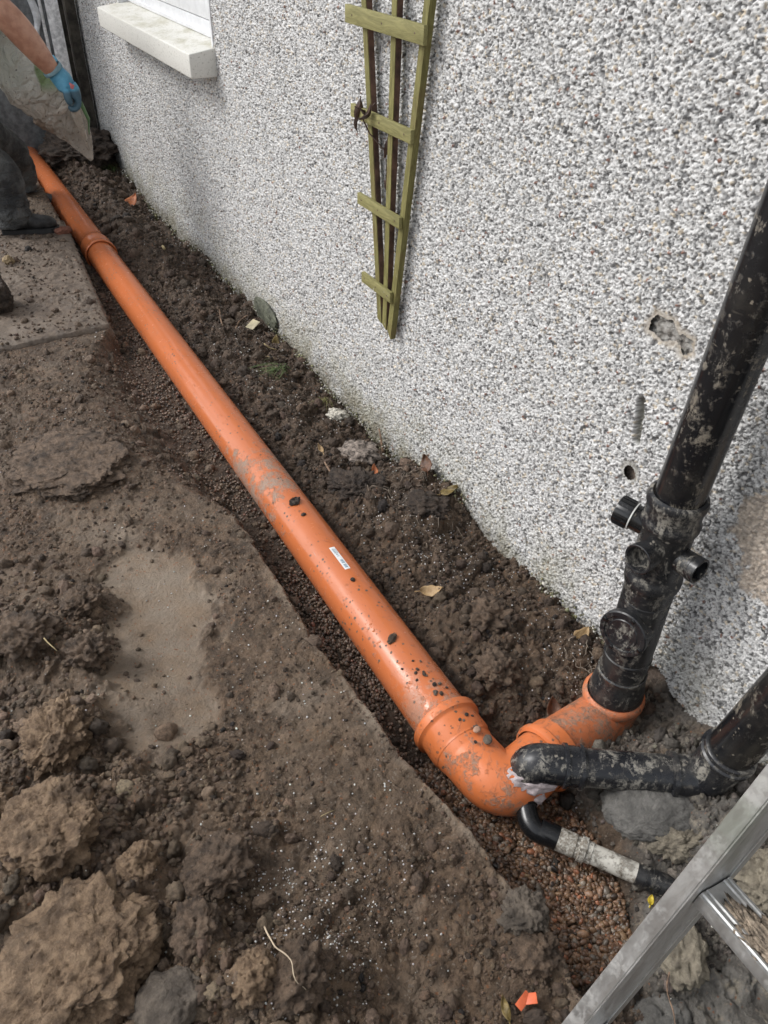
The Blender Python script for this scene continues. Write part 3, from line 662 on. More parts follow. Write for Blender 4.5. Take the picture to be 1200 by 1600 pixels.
lump('stone', 'small pale tan stone on the slab near the boots', 'stone', (.30, 4.58), (.055, .05, .05), simple('tan_stone', (.34, .25, .14), .7, bump=(60, .005), var=.25), .3, .3, seed=17, sub=4, z=FST + .003)
lump('brick_piece', 'small red brick fragment beside the toe of the black boot', 'brick', (.655, 4.93), (.10, .06, .045), simple('red_brick', (.17, .07, .045), .85, bump=(80, .004)), .3, .3, seed=18, sub=4, amp=.15, z=FST)
# concrete and rubble by the soil stack
M['conc'] = clod_material('wet_concrete', (.13, .125, .115), (.24, .23, .21), .55, 50)
M['sand'] = clod_material('sandy_mortar', (.22, .19, .145), (.46, .40, .30), .9, 110)
lump('concrete_lump', 'smooth grey concrete haunch under the lower black pipe', 'concrete', (1.115, .565), (.26, .17, .10), M['conc'], -.4, .0, seed=21, amp=.12, f=3, fine=.03)
lump('mortar_lump', 'crumbly sandy mortar over the far end of the white pipe', 'mortar', (1.105, .475), (.13, .075, .07), M['sand'], -.3, .25, seed=22, f=6, amp=.3, fine=.06)
lump('concrete_lump', 'grey concrete block in the broken hollow behind the soil stack', 'concrete', (1.33, .735), (.11, .13, .13), M['greyclod'], .4, .15, z=-.01, seed=23, f=5)
lump('concrete_lump', 'pale concrete edge at the wall foot above the lower black elbow', 'concrete', (1.38, .625), (.09, .15, .10), M['conc'], -.1, .1, z=.03, seed=24, f=5)
lump('mortar_lump', 'sandy rubble heap right of the ladder rung', 'mortar', (1.22, .32), (.20, .16, .08), M['sand'], .3, .1, seed=25, f=5, amp=.3, fine=.05)
lump('mortar_lump', 'grey sandy rubble between ladder stile and rung', 'mortar', (.93, .30), (.16, .10, .06), M['sand'], .9, .1, seed=26, f=5, amp=.3, fine=.05)
lump('concrete_lump', 'grey flat stone under the foot of the ladder view', 'concrete', (.80, .22), (.15, .12, .05), M['conc'], .3, .1, seed=27, f=4, amp=.15)
lump('plaster_lump', 'crumbled white render lump at the wall foot beside the short grass tuft', 'plaster', (1.325, 2.70), (.085, .10, .055), simple('white_plaster', (.52, .49, .42), .9, bump=(60, .012), var=.3, scale=50), .3, .3, seed=28, f=9, amp=.35, sub=4)
lump('plaster_lump', 'broken greyish render lump in the soil above the twig', 'plaster', (1.24, 2.33), (.14, .16, .06), simple('grey_plaster', (.24, .20, .17), .9, bump=(60, .012), var=.4, scale=60), .3, .15, seed=29, f=9, amp=.35, sub=4)
lump('earth_clod', 'big dark soil clod on the bank above the middle of the orange pipe', 'clod', (1.09, 2.06), (.17, .22, .09), M['darkclod'], .3, .1, group='dark clods on the bank by the wall', seed=30, f=8, amp=.35)
lump('earth_clod', 'dark soil clod on the bank level with the white sticker', 'clod', (1.24, 1.84), (.15, .17, .08), M['darkclod'], .9, .1, group='dark clods on the bank by the wall', seed=31, f=8, amp=.35)
lump('earth_clod', 'brown clod in the bank right of the curled dry leaf', 'clod', (1.14, 1.30), (.15, .14, .09), M['mudclod'], .1, .1, group='dark clods on the bank by the wall', seed=32, f=8, amp=.35)
lump('earth_clod', 'brown clod between the orange bend and the wall foot', 'clod', (1.05, 1.12), (.13, .11, .08), M['mudclod'], .7, .05, group='dark clods on the bank by the wall', seed=33, f=8, amp=.35)
lump('earth_clod', 'mud clod at the slumped trench edge below the orange bend', 'clod', (.66, .50), (.10, .09, .05), M['greyclod'], .7, .1, group='mud clods by the ladder', seed=34, f=7, amp=.3)
lump('earth_clod', 'muddy clod at the bottom edge left of the ladder', 'clod', (.635, .43), (.10, .09, .05), M['mudclod'], .1, .1, group='mud clods by the ladder', seed=35, f=6, amp=.3)

# ---------------------------------------------------------------- paving slabs
def slab_obj(name, label, poly, top, thick, material, amp=.004, step=.008):
    xs_ = [p[0] for p in poly]; ys_ = [p[1] for p in poly]
    gxs = np.arange(min(xs_) - .02, max(xs_) + .03, step); gys = np.arange(min(ys_) - .02, max(ys_) + .03, step)
    Yg, Xg = np.meshgrid(gys, gxs, indexing='ij')
    d = polydist(Xg, Yg, poly) + .004 * fbm(Xg, Yg, 25, 3, 5)
    zt = top + amp * fbm(Xg, Yg, 14, 4, 8) + amp * 1.5 * (lumps(Xg, Yg, 45, 9) - .4) * sst(fbm(Xg, Yg, 3, 3, 19), -.1, .3) - .010 * sst(d, -.03, 0)
    zt = zt - thick * sst(d, -.0005, .010)
    me = np_mesh(name, np.stack([Xg, Yg, zt], -1).reshape(-1, 3), grid_faces(len(gys), len(gxs))[(d.ravel()[grid_faces(len(gys), len(gxs))].mean(1) < .016)])
    o = link(name, me, material); return tag(o, label, 'slab')
mt, nt, b = mat('muddy_slab'); g = G(nt)
c = g.mix(g.ramp(g.noise(24, 7, .7), .3, .7), (.085, .063, .047), (.20, .155, .118)); c = g.mix(g.ramp(g.noise(4, 5, .6, off=2), .45, .7, 0, .6), c, (.20, .165, .13))
g.put(b.inputs['Base Color'], c); g.put(b.inputs['Roughness'], g.ramp(g.noise(12), .35, .65, .45, .85)); g.put(b.inputs['Normal'], g.bump(g.noise(85, 7, .75), .006)); M['slab'] = mt
lump('wall_rubble', 'grey broken mortar wedged in the ragged hole in the pebbledash', 'mortar', (1.418, 1.118), (.035, .16, .10), clod_material('hole_mortar', (.20, .18, .155), (.66, .64, .60), .9, 140), .0, 0, z=1.052, seed=55, amp=.3, f=8, fine=.15)
slab_obj('paving_slab', 'mud-covered paving slab with an exposed grey edge that the worker stands on', FS, FST, .055, M['slab'], .009, .0065)

# ================================================================ ORANGE DRAIN
PX, PZ, PR = .816, .080, .080
far = empty('drain_pipe', (PX, 6.2, 0)); tag(far, 'far length of orange drain pipe with a socket collar, passing the worker', 'pipe', 'lengths of orange drain pipe')
MB().lathe((PX, 4.98, PZ), (0, 1, 0), [(0, PR), (.6, PR), (1.2, PR), (2.6, PR), (2.6, PR - .004), (0, PR - .004)], 56).build('barrel', M['orange'], far)
MB().lathe((PX, 4.76, PZ), (0, 1, 0), [(.010, PR + .001), (0, PR + .004), (-.002, PR + .009), (.004, PR + .0135), (.018, PR + .014), (.030, PR + .012), (.040, PR + .006), (.055, PR + .005), (.10, PR + .005), (.108, PR + .0095), (.135, PR + .0105), (.150, PR + .0095), (.158, PR + .006), (.19, PR + .003), (.22, PR)], 56).build('socket', M['orange'], far)
near = empty('drain_pipe', (PX, 2.9, 0)); tag(near, 'near long orange drain pipe with a white sticker, splashed with mud', 'pipe', 'lengths of orange drain pipe')
MB().lathe((PX, 1.0, PZ), (0, 1, 0), [(0, PR), (.5, PR), (1.2, PR), (2.0, PR), (2.9, PR), (3.85, PR), (3.85, PR - .004), (0, PR - .004)], 64).build('barrel', M['orange'], near)
def pipe_pt(y, a, r): return (PX + math.sin(a) * r, y, PZ + math.cos(a) * r)   # a from the crown towards the wall
st = MB(); na = 8; ny = 10; Ws = .24
vv = [pipe_pt(1.622 + .115 * j / ny, -.02 + Ws * i / na + .035 * 0, PR + .0007) for j in range(ny + 1) for i in range(na + 1)]
st.add(vv, [(j * (na + 1) + i, j * (na + 1) + i + 1, (j + 1) * (na + 1) + i + 1, (j + 1) * (na + 1) + i) for j in range(ny) for i in range(na)])
stick = st.build('sticker', simple('sticker_paper', (.76, .77, .77), .4, var=.02), near)
stick['label'] = 'white printed sticker with small blue text and bars'
bars = MB()
def bar(y0, y1, a0, a1):
    vs = [pipe_pt(y, a, PR + .0012) for y in (y0, y1) for a in (a0, (a0 + a1) / 2, a1)]
    bars.add(vs, [(0, 1, 4, 3), (1, 2, 5, 4)])
for k, (yy0, w) in enumerate([(1.630, .0045), (1.637, .003), (1.642, .004), (1.652, .0035), (1.657, .0025), (1.662, .004), (1.668, .002)]): bar(yy0, yy0 + w, .045, .175)
bar(1.688, 1.690, .05, .15); bar(1.694, 1.7005, .07, .10); bar(1.694, 1.7005, .115, .13)
for k in range(9):
    y0 = 1.704 + k * .0028; bar(y0, y0 + .0013, .035 + .01 * (k % 2), .155 - .022 * (k % 3))
for k in range(4): bar(1.7035 + k * .006, 1.7075 + k * .006, .165, .19)
bars.build('print', simple('sticker_ink', (.20, .30, .38), .5, var=.1), stick, smooth=False)

bend = empty('pipe_bend', (.87, .88, 0)); tag(bend, 'orange bend at the near end of the drain with sealed black inlets', 'pipe fitting')
MB().lathe((PX, 1.042, PZ), (0, -1, 0), [(.008, PR + .001), (0, PR + .004), (-.001, PR + .010), (.003, PR + .015), (.012, PR + .0165), (.026, PR + .0155), (.032, PR + .008), (.036, PR + .0065), (.085, PR + .0065), (.092, PR + .003), (.10, PR + .003)], 64).build('socket_rim', M['orange_dirty'], bend)
bp_ = arc_pts([(PX, .965, PZ), (PX + .001, .93, PZ), (PX + .016, .792, PZ + .002), (.985, .826, PZ - .005)], .13, 16)
MB().sweep(bp_, [PR + .003 - .005 * min(1, i / 14) for i in range(len(bp_))], 64, cap=False).build('body', M['orange_dirty'], bend)
MB().lathe(bp_[-1], Vector((.97, .13, -.03)), [(-.012, PR + .002), (-.008, PR + .010), (.0, PR + .0135), (.010, PR + .013), (.016, PR + .007), (.05, PR + .006), (.054, PR + .001)], 56).build('end_rim', M['orange_dirty'], bend)
sl_ = MB(); sl_.sweep([(.885, .795, .125), (.893, .80, .150), (.905, .795, .166)], [.072, .070, .060], 32)
bd = MB(); v, f = blob((.897, .770, .135), (.15, .085, .07), -.4, amp=.22, f=6, sub=4, seed=44); bd.add(v.tolist(), f.tolist())
v, f = blob((.876, .758, .088), (.085, .06, .06), -.4, amp=.22, f=6, sub=4, seed=45); bd.add(v.tolist(), f.tolist())
bd.build('sealant', M['sealant'], bend, sharp=180)

SX, SY = 1.268, .878
rest = empty('rest_bend', (1.2, .87, -.05)); tag(rest, 'mud-caked orange rest bend under the foot of the soil stack', 'pipe fitting')
rp = arc_pts([(1.035, .838, .066), (1.262, .872, .030), (SX, SY, .12)], .10, 14)
MB().sweep(rp, [.0745 if i > 3 else .078 for i in range(len(rp))], 56, cap=False).build('body', M['orange_caked'], rest)
MB().lathe((SX - .004, SY, .03), (0, 0, 1), [(0, .0735), (.008, .0765), (.014, .0775), (.034, .0775), (.037, .0755), (.043, .0755), (.046, .0785), (.062, .0785), (.066, .082), (.074, .0845), (.086, .0845), (.093, .080), (.097, .0745), (.090, .072)], 56).build('socket_rim', M['orange_caked'], rest)

# ================================================================ BLACK SOIL STACK
stack = empty('soil_stack', (SX, SY, .09)); tag(stack, 'tall black soil stack on the wall with capped and open branches', 'pipe')
r = .055
MB().lathe((SX, SY, .105), (0, 0, 1), [(0, .0735), (.018, .0735), (.022, .074), (.032, .0735), (.055, .0705), (.085, .066), (.100, .0635), (.104, .0650), (.110, .0655), (.114, .062)], 48).build('reducer', M['black_dusty'], stack)
MB().lathe((SX, SY, .218), (0, 0, 1), [(0, .0605), (.055, .0605), (.058, .063), (.066, .063), (.069, .0605), (.17, .0605), (.27, .0600), (.274, .0595), (.277, .0565)], 48).build('access_pipe', M['black_dusty'], stack)
acc_o = Vector((SX, SY, .405)); ad = Vector((-1, -.28, .10)).normalized()
acc = MB().lathe(acc_o, ad, [(.02, .055), (.060, .055), (.064, .062), (.068, .063), (.080, .063), (.083, .060), (.083, .050), (.079, .048), (.079, .040), (.081, .038), (.080, .030), (.078, .0)], 48).build('access_cap', M['black_dusty'], stack)
for k in range(4):
    mb = MB(); a = k * math.pi / 2 + .5; u = ad.orthogonal().normalized(); w = ad.cross(u); p = acc_o + ad * .080 + (u * math.cos(a) + w * math.sin(a)) * .055
    mb.lathe(p, ad, [(0, .006), (.005, .006), (.006, .004), (.006, 0)], 12).build('screw', M['black_clean'], acc)
MB().lathe((SX, SY, .490), (0, 0, 1), [(0, .0555), (.004, .060), (.010, .0605), (.045, .0605), (.050, .0655), (.062, .068), (.078, .068), (.086, .063), (.10, .060), (.215, .060), (.225, .063), (.232, .0665), (.245, .0675), (.252, .064), (.262, .063), (.285, .0635), (.292, .0675), (.304, .0685), (.312, .066), (.316, .058), (.312, .055)], 48).build('boss_fitting', M['black_dusty'], stack)
MB().lathe((SX, SY, .775), (.0, -.058, 1), [(0, .055), (.3, .055), (.7, .055), (1.2, .055), (2.2, .055), (2.2, .05)], 48).build('upright_pipe', M['black'], stack)
# three bosses
d1 = Vector((-.42, 1, .10)).normalized()
b1 = MB().lathe((SX, SY, .690), d1, [(.02, .031), (.080, .031), (.083, .033), (.085, .033)], 36).build('boss', M['black'], stack)
cp = MB().lathe((SX, SY, .690), d1, [(.086, .031), (.0875, .0345), (.122, .0345), (.125, .033), (.126, .029), (.124, .026), (.124, 0)], 36).build('cap', M['black_clean'], b1)
cr = MB()
u = d1.orthogonal().normalized(); w = d1.cross(u)
for k in range(18):
    a = k * math.tau / 18; cdir = u * math.cos(a) + w * math.sin(a)
    rot = Matrix((d1, cdir, d1.cross(cdir))).transposed(); cr.box(Vector((SX, SY, .690)) + d1 * .106 + cdir * .0350, (.032, .003, .004), rot)
cr.build('grip_rib', M['black_clean'], cp, smooth=False)
MB().lathe((SX, SY, .690), d1, [(.0825, .0335), (.0828, .0347), (.0858, .0347), (.0861, .0335)], 36).build('white_seal', simple('white_seal', (.55, .55, .52), .4), b1)
M['inside'] = simple('dusty_inside', (.10, .10, .09), .7)
for dvec, L_, nm, rr_ in [(Vector((-1, -.10, .05)), .088, 'boss', .034), (Vector((.10, -1, .02)), .105, 'boss', .030)]:
    z0 = .650
    bb = MB().lathe((SX, SY, z0), dvec, [(.02, rr_), (L_ - .02, rr_), (L_ - .018, rr_ + .002), (L_, rr_ + .002), (L_ + .001, rr_), (L_, rr_ - .0035), (L_ - .035, rr_ - .006)], 36).build(nm, M['black_dusty'], stack)
    MB().lathe((SX, SY, z0), dvec, [(L_ - .038, rr_ - .003), (L_ - .037, 0)], 28).build('blanking_disc', M['inside'], bb)

# ================================================================ LOWER BLACK WASTE PIPE
wp = empty('waste_pipe', (1.08, .66, .1)); tag(wp, 'black dusty waste pipe lying from the orange bend to an upright at the right', 'pipe')
A_, B_ = Vector((.928, .765, .170)), Vector((1.236, .558, .172))
dirh = (B_ - A_).normalized()
el = arc_pts([(.893, .793, .105), (.900, .785, .172), A_ + dirh * .055], .05, 12)
e1 = MB(); e1.sweep(el, [.0485] * len(el), 40)
for dd, rr_ in [(.045, .0545), (.082, .0555)]: e1.lathe(A_ + dirh * (dd - .006), dirh, [(0, .048), (.002, rr_), (.010, rr_), (.012, .048)], 40)
e1.lathe(A_ + dirh * .05, dirh, [(0, .0495), (.042, .0495), (.043, .046)], 40)
e1.build('elbow', M['black_low'], wp)
MB().sweep([A_ + dirh * .05, A_ + dirh * .15, A_ + dirh * .27, B_ - dirh * .05], .0465, 40).build('pipe', M['black_low'], wp)
upd = Vector((.03, -.16, 1)).normalized()
e2p = arc_pts([B_ - dirh * .075, B_ + dirh * .012, B_ + dirh * .012 + Vector((.015, -.02, .13))], .06, 12)
e2 = MB(); e2.sweep(e2p, [.050 + .006 * min(1, i / (len(e2p) * .7)) for i in range(len(e2p))], 40)
tp = Vector(e2p[-1]); e2.lathe(tp - upd * .035, upd, [(0, .0560), (.002, .062), (.008, .066), (.018, .066), (.022, .0615), (.034, .0615), (.037, .0585), (.038, .0535)], 40)
e2.lathe(e2p[0], (e2p[1] - e2p[0]).normalized(), [(-.002, .046), (.0, .0560), (.012, .0560), (.014, .049)], 40)
e2.build('elbow', M['black_low'], wp)
MB().sweep([tp - upd * .02, tp + upd * .3, tp + upd * .8, tp + upd * 2.4], .055, 40).build('upright_pipe', M['black'], wp)

# ================================================================ SMALL BLACK AND WHITE WASTE PIPE
sp_ = empty('small_waste_pipe', (.93, .62, .0)); tag(sp_, 'thin waste pipe with black elbow and mud-stained white end over the gravel', 'pipe')
q0, q1, q2, q3, q4 = Vector((.872, .764, .080)), Vector((.843, .695, .068)), Vector((.886, .637, .061)), Vector((1.008, .471, .050)), Vector((1.060, .405, .045))
ep = arc_pts([q0, q1 + (q1 - q0) * .15, q1.lerp(q2, .95)], .055, 12)
se = MB(); se.sweep(ep, .0265, 32); se.lathe(ep[-1], (q2 - q1), [(-.045, .0268), (-.043, .0295), (.0, .0295), (.002, .027)], 32)
se.lathe(q0 + (q1 - q0) * .22, (q1 - q0), [(-.02, .027), (-.018, .0300), (.014, .0300), (.016, .027)], 32)
se.build('elbow', M['black_clean'], sp_)
dw = (q3 - q2).normalized()
MB().sweep([q2 - dw * .01, q2 + dw * .05, q3], [.0245, .0245, .0245], 32).build('white_pipe', M['white_pipe'], sp_)
MB().lathe(q2, dw, [(-.003, .025), (-.001, .0285), (.040, .0285), (.042, .0265), (.050, .0265), (.052, .031), (.066, .031), (.068, .0265), (.080, .0262), (.081, .0245)], 32).build('coupling', M['white_pipe'], sp_)
tb = MB(); tb.sweep([q3 - dw * .02, q3 + dw * .02, q4], [.0255, .0275, .026], 32)
for k in range(4): tb.sweep([q3 + dw * (.0 + .012 * k) + Vector((0, 0, .001)), q3 + dw * (.008 + .012 * k)], [.0285 - .0005 * k, .028], 24)
tb.build('taped_joint', M['black_dusty'], sp_)

# ================================================================ TRELLIS
mt, nt, b = mat('green_timber'); g = G(nt)
gr = g.noise(60, 6, .7, 1.5, stretch=(1, 1, .12)); c = g.mix(g.ramp(gr, .3, .7), (.115, .105, .030), (.235, .215, .075))
c = g.mix(g.ramp(g.noise(8, 4, .6), .5, .75, 0, .5), c, (.12, .07, .03))
spk = g.math('MULTIPLY', g.ramp(g.noise(55, 4, .7, off=5), .66, .70), g.ramp(g.axis(2), 1.0, .72)); c = g.mix(spk, c, (.42, .42, .36))
g.put(b.inputs['Base Color'], c); b.inputs['Roughness'].default_value = .75; g.put(b.inputs['Normal'], g.bump(gr, .0015)); M['stake'] = mt
mt, nt, b = mat('green_timber_slat'); g = G(nt)
gr = g.noise(60, 6, .7, 1.5, stretch=(1, .12, 1)); c = g.mix(g.ramp(gr, .3, .7), (.165, .152, .055), (.285, .262, .105))
spk = g.math('MULTIPLY', g.ramp(g.noise(60, 4, .7, off=5), .66, .70), g.ramp(g.axis(2), 1.0, .72)); c = g.mix(spk, c, (.45, .45, .38))
g.put(b.inputs['Base Color'], c); b.inputs['Roughness'].default_value = .7; g.put(b.inputs['Normal'], g.bump(gr, .0015)); M['slat'] = mt
M['sawn'] = simple('reddish_sawn_side', (.095, .052, .036), .8, var=.3)
M['rust'] = simple('rust_nail', (.10, .06, .04), .6)
tr_ = empty('fan_trellis', (1.37, 2.37, .52)); tag(tr_, 'green timber fan trellis hanging on the pebbledash wall', 'trellis')
def beam(a, b2, wy, dx, mname, nm, parent, cut=0):
    a = Vector(a); b2 = Vector(b2); d = (b2 - a).normalized(); xaxis = Vector((1, 0, 0)); s_ = xaxis.cross(d).normalized()
    m_ = MB(); vs = []
    for p, sg in ((a, 0), (b2, 1)):
        for (i, j) in ((-1, -1), (1, -1), (1, 1), (-1, 1)):
            vs.append(p + xaxis * dx / 2 * i + s_ * wy / 2 * j + d * (cut * j if sg == 0 else 0))
    m_.add(vs, [(0, 3, 2, 1), (4, 5, 6, 7), (0, 1, 5, 4), (1, 2, 6, 5), (2, 3, 7, 6), (3, 0, 4, 7)])
    o = m_.build(nm, M[mname], parent, smooth=False)
    return o
zb = .552
for (yb, yt, zc, wd, cut) in [(2.398, 2.534, .555, .029, -.006), (2.362, 2.353, .545, .029, -.006), (2.326, 2.189, .530, .029, -.012)]:
    sl2 = (yt - yb) / (1.495 - zb); zt = 2.25
    st_ = beam((1.368, yb, zc), (1.368, yb + sl2 * (zt - zb), zt), wd, .022, 'stake', 'stake', tr_, cut)
    # the cut side that faces the camera is unpainted reddish wood
    s0 = yb - wd / 2 - .0012
    beam((1.3685, s0, zc + .012), (1.3685, s0 + sl2 * (zt - zb - .012), zt), .0012, .019, 'sawn', 'bare_side', st_)
for (y0, y1, zt_, hh) in [(2.64, 2.159, 1.535, .050), (2.602, 2.206, 1.257, .040), (2.552, 2.256, .981, .038), (2.516, 2.301, .705, .038), (2.70, 2.10, 1.83, .05), (2.75, 2.05, 2.12, .05)]:
    so = MB().box((1.349, (y0 + y1) / 2, zt_ - hh / 2), (.0135, y0 - y1, hh), bevel=.0012).build('slat', M['slat'], tr_)
    for fr in (.1, .5, .9): MB().lathe((1.3425, y0 + (y1 - y0) * fr, zt_ - hh * .5), (-1, 0, 0), [(0, .003), (.0008, .003), (.0012, 0)], 10).build('nail', M['rust'], so)

# ---------------------------------------------------------------- leaves
def leaf_mesh(L, W, curl=.3, fold=.25, seed=0, lobes=0.):
    rs = random.Random(seed); nu, nv = 14, 7; vs = []; fs = []
    for i in range(nu + 1):
        t = i / nu; w = W / 2 * (math.sin(math.pi * min(1, t * .97 + .03)) ** .75) * (1 + lobes * math.sin(t * 19 + seed)) * (1 - .35 * t)
        for j in range(nv + 1):
            s_ = j / nv * 2 - 1
            z_ = curl * L * ((t - .5) ** 2 * 1.2) + fold * W * (abs(s_) ** 1.5) * .6 + .05 * L * math.sin(5 * t + seed + 2 * s_)
            vs.append(((t - .5) * L, w * s_, z_))
    for i in range(nu):
        for j in range(nv):
            a = i * (nv + 1) + j; fs.append((a, a + 1, a + nv + 2, a + nv + 1))
    b0 = len(vs)
    for k in range(5):
        t = k / 4
        for a in range(4): vs.append((-.5 * L - t * L * .25, math.cos(a * 1.57) * .0012 + .02 * L * t * t, math.sin(a * 1.57) * .0012 + curl * L * .3))
    for k in range(4):
        for a in range(4): p = b0 + k * 4 + a; q = b0 + k * 4 + (a + 1) % 4; fs.append((p, q, q + 4, p + 4))
    return vs, fs
def leaf_mat(name, col, c2):
    mt, nt, b = mat(name); g = G(nt); c = g.mix(g.ramp(g.noise(45, 5, .7), .35, .65), col, c2)
    g.put(b.inputs['Base Color'], c); b.inputs['Roughness'].default_value = .55; g.put(b.inputs['Normal'], g.bump(g.noise(90, 4), .003)); return mt
M['leaf_tan'] = leaf_mat('tan_leaf', (.42, .29, .15), (.30, .19, .085))
M['leaf_brown'] = leaf_mat('brown_leaf', (.13, .055, .025), (.07, .035, .02))
M['leaf_olive'] = leaf_mat('olive_leaf', (.20, .14, .04), (.10, .07, .02))
M['leaf_orange'] = leaf_mat('orange_leaf', (.45, .15, .05), (.30, .10, .04))
M['leaf_dark'] = leaf_mat('withered_leaf', (.050, .028, .022), (.10, .06, .045))
def leaf(label, loc, L, W, rot, mname, name='leaf', cat='leaf', **k):
    vs, fs = leaf_mesh(L, W, **k); me = bpy.data.meshes.new(name); me.from_pydata(vs, [], fs); me.update(); me.polygons.foreach_set('use_smooth', [True] * len(me.polygons))
    o = link(name, me, M[mname]); o.location = loc; o.rotation_euler = rot
    sm = o.modifiers.new('thick', 'SOLIDIFY'); sm.thickness = .0007
    return tag(o, label, cat)
def gl_(x, y, dz=.008): return (x, y, hz(x, y) + dz)
leaf('pale tan dry leaf lying against the wall left of the soil stack', gl_(1.335, 1.095, .014), .085, .060, (.15, -.35, .35), 'leaf_tan', lobes=.12, seed=3)
leaf('curled tan dead leaf in the middle of the bank', gl_(1.045, 1.465, .020), .075, .045, (.3, -.3, -.6), 'leaf_tan', lobes=.1, seed=5, curl=.6)
leaf('brown leaf standing at the wall foot above the bank', gl_(1.36, 2.02, .02), .075, .055, (-.5, -.5, 1.2), 'leaf_brown', seed=6)
leaf('olive and yellow leaf at the wall foot below the brown leaf', gl_(1.365, 1.86, .012), .070, .05, (.2, -.5, -.5), 'leaf_olive', seed=7)
leaf('dark brown wet leaf beside the orange pipe fittings', gl_(1.105, .935, .028), .070, .055, (.2, -.45, 1.2), 'leaf_brown', seed=8)
leaf('small orange scrap of leaf in the dark soil by the wall', gl_(1.19, 2.116, .018), .055, .03, (.2, -.3, 1.2), 'leaf_orange', seed=9)
leaf('olive leaf caught on the roots by the grey slate', gl_(1.345, 3.44, .015), .08, .045, (.2, -.6, 1.0), 'leaf_olive', seed=10)
leaf('rusty brown leaf high up the bank near the gravel bag', gl_(1.26, 5.78, .02), .14, .09, (.2, -.4, .7), 'leaf_orange', seed=11)
leaf('tiny yellow leaf next to the taped pipe end', gl_(.985, .425, .016), .024, .018, (.1, -.2, .7), 'leaf_olive', seed=12)
bpy.data.objects[-1] if False else None
M['leaf_yellow'] = leaf_mat('yellow_leaf', (.55, .42, .03), (.48, .34, .03)); COL.objects[-1].data.materials[0] = M['leaf_yellow']
leaf('green leaf tip at the bottom edge by the orange plastic scrap', gl_(.52, .375, .01), .045, .02, (.1, -.2, 1.3), 'leaf_olive', seed=13)
# orange plastic scrap, card, slate shard
mb = MB(); mb.box((0, 0, 0), (.035, .016, .003), Matrix.Rotation(.3, 3, 'Z') @ Matrix.Rotation(.3, 3, 'X'), .001); mb.box((.014, -.004, .001), (.024, .020, .003), Matrix.Rotation(-.5, 3, 'Z') @ Matrix.Rotation(-.3, 3, 'Y'), .001)
o = mb.build('plastic_scrap', simple('orange_scrap', (.62, .13, .05), .5), None); o.location = gl_(.565, .366, .014); tag(o, 'torn bright orange plastic scrap at the bottom edge near the ladder', 'scrap')
mb = MB().box((0, 0, 0), (.060, .065, .003), Matrix.Rotation(-.5, 3, 'Y') @ Matrix.Rotation(.25, 3, 'Z'), .001)
o = mb.build('card', simple('buff_card', (.42, .37, .24), .6), None); o.location = gl_(1.29, 3.60, .016); tag(o, 'square buff card with a dark hole on the soil by the slate', 'card')
mb = MB().box((.0, .004, .0022), (.022, .024, .0016), Matrix.Rotation(-.5, 3, 'Y') @ Matrix.Rotation(.25, 3, 'Z'))
h_ = mb.build('hole_mark', simple('dark_mark', (.07, .05, .03), .8), o, smooth=False); h_.matrix_parent_inverse = Matrix.Identity(4); h_.location = (0, 0, .0045)
lump('slate_shard', 'flat grey-green slate shard leaning on the wall foot', 'slate', (1.386, 3.66), (.035, .30, .15), simple('slate', (.10, .105, .075), .7, bump=(40, .006), var=.25), .0, .15, seed=51, amp=.12, f=3, fine=.02)

# twigs, roots, grass
M['twig'] = simple('twig_bark', (.20, .13, .085), .8, var=.3, scale=60); M['straw'] = simple('straw', (.40, .32, .17), .7)
M['root'] = simple('pale_root', (.42, .34, .24), .7)
def twig(label, pts, r0, mname='twig', name='twig', cat='twig', dz=.006, wob=.006, seed=0):
    rs = random.Random(seed); P = []
    for i in range(len(pts) - 1):
        for k in range(5):
            t = k / 5; x = pts[i][0] * (1 - t) + pts[i + 1][0] * t; y = pts[i][1] * (1 - t) + pts[i + 1][1] * t
            lift = pts[i][2] * (1 - t) + pts[i + 1][2] * t if len(pts[i]) > 2 else 0
            x += rs.uniform(-wob, wob); y += rs.uniform(-wob, wob); P.append(Vector((x, y, hz(x, y) + dz + lift)))
    for _ in range(2):
        P = [P[0]] + [(P[i - 1] + P[i] * 2 + P[i + 1]) / 4 for i in range(1, len(P) - 1)] + [P[-1]]
    n_ = len(P); o = MB().sweep(P, [r0 * (1 - .6 * i / n_) for i in range(n_)], 8).build(name, M[mname], None, sharp=180)
    return tag(o, label, cat)
tw = twig('brown twig with an amber bud standing in the bank below the grass', [(1.04, 2.13, 0.), (1.05, 2.28, .045)], .006, seed=1)
leaf('amber bud-like leaf on the tip of the brown twig', (1.052, 2.30, hz(1.05, 2.29) + .06), .045, .024, (.2, -.4, 1.6), 'leaf_tan', seed=14)
for i, (lb, pts, r_) in enumerate([
    ('long curved brown root in the soil left of the buff card', [(1.14, 3.62), (1.17, 3.76), (1.19, 3.84)], .005),
    ('brown root running beneath the buff card', [(1.20, 3.60), (1.25, 3.72), (1.33, 3.74)], .006),
    ('thin dark stick between the buff card and the grass', [(1.33, 3.58), (1.335, 3.44)], .004),
    ('pale stick lying level above the grass tuft', [(1.25, 3.36), (1.33, 3.33)], .004),
    ('pale stick at the foot of the wall over the grass tuft', [(1.20, 3.27), (1.29, 3.24)], .003),
    ('dark twig leaning on the wall right of the white plaster lump', [(1.375, 2.36, 0), (1.385, 2.45, .09)], .006),
    ('short pale splinter high on the far bank', [(1.15, 4.62, .02), (1.17, 4.75, .02)], .009)]):
    twig(lb, pts, r_, 'straw' if 'pale' in lb else 'twig', seed=i + 3)
twig('thin white root hanging over the rust-brown clod at the bottom', [(.165, .69, .03), (.168, .64, .035), (.185, .60, .03), (.178, .565, .03), (.195, .55, .02)], .0018, 'root', 'root', 'root', .022, .003, 20)
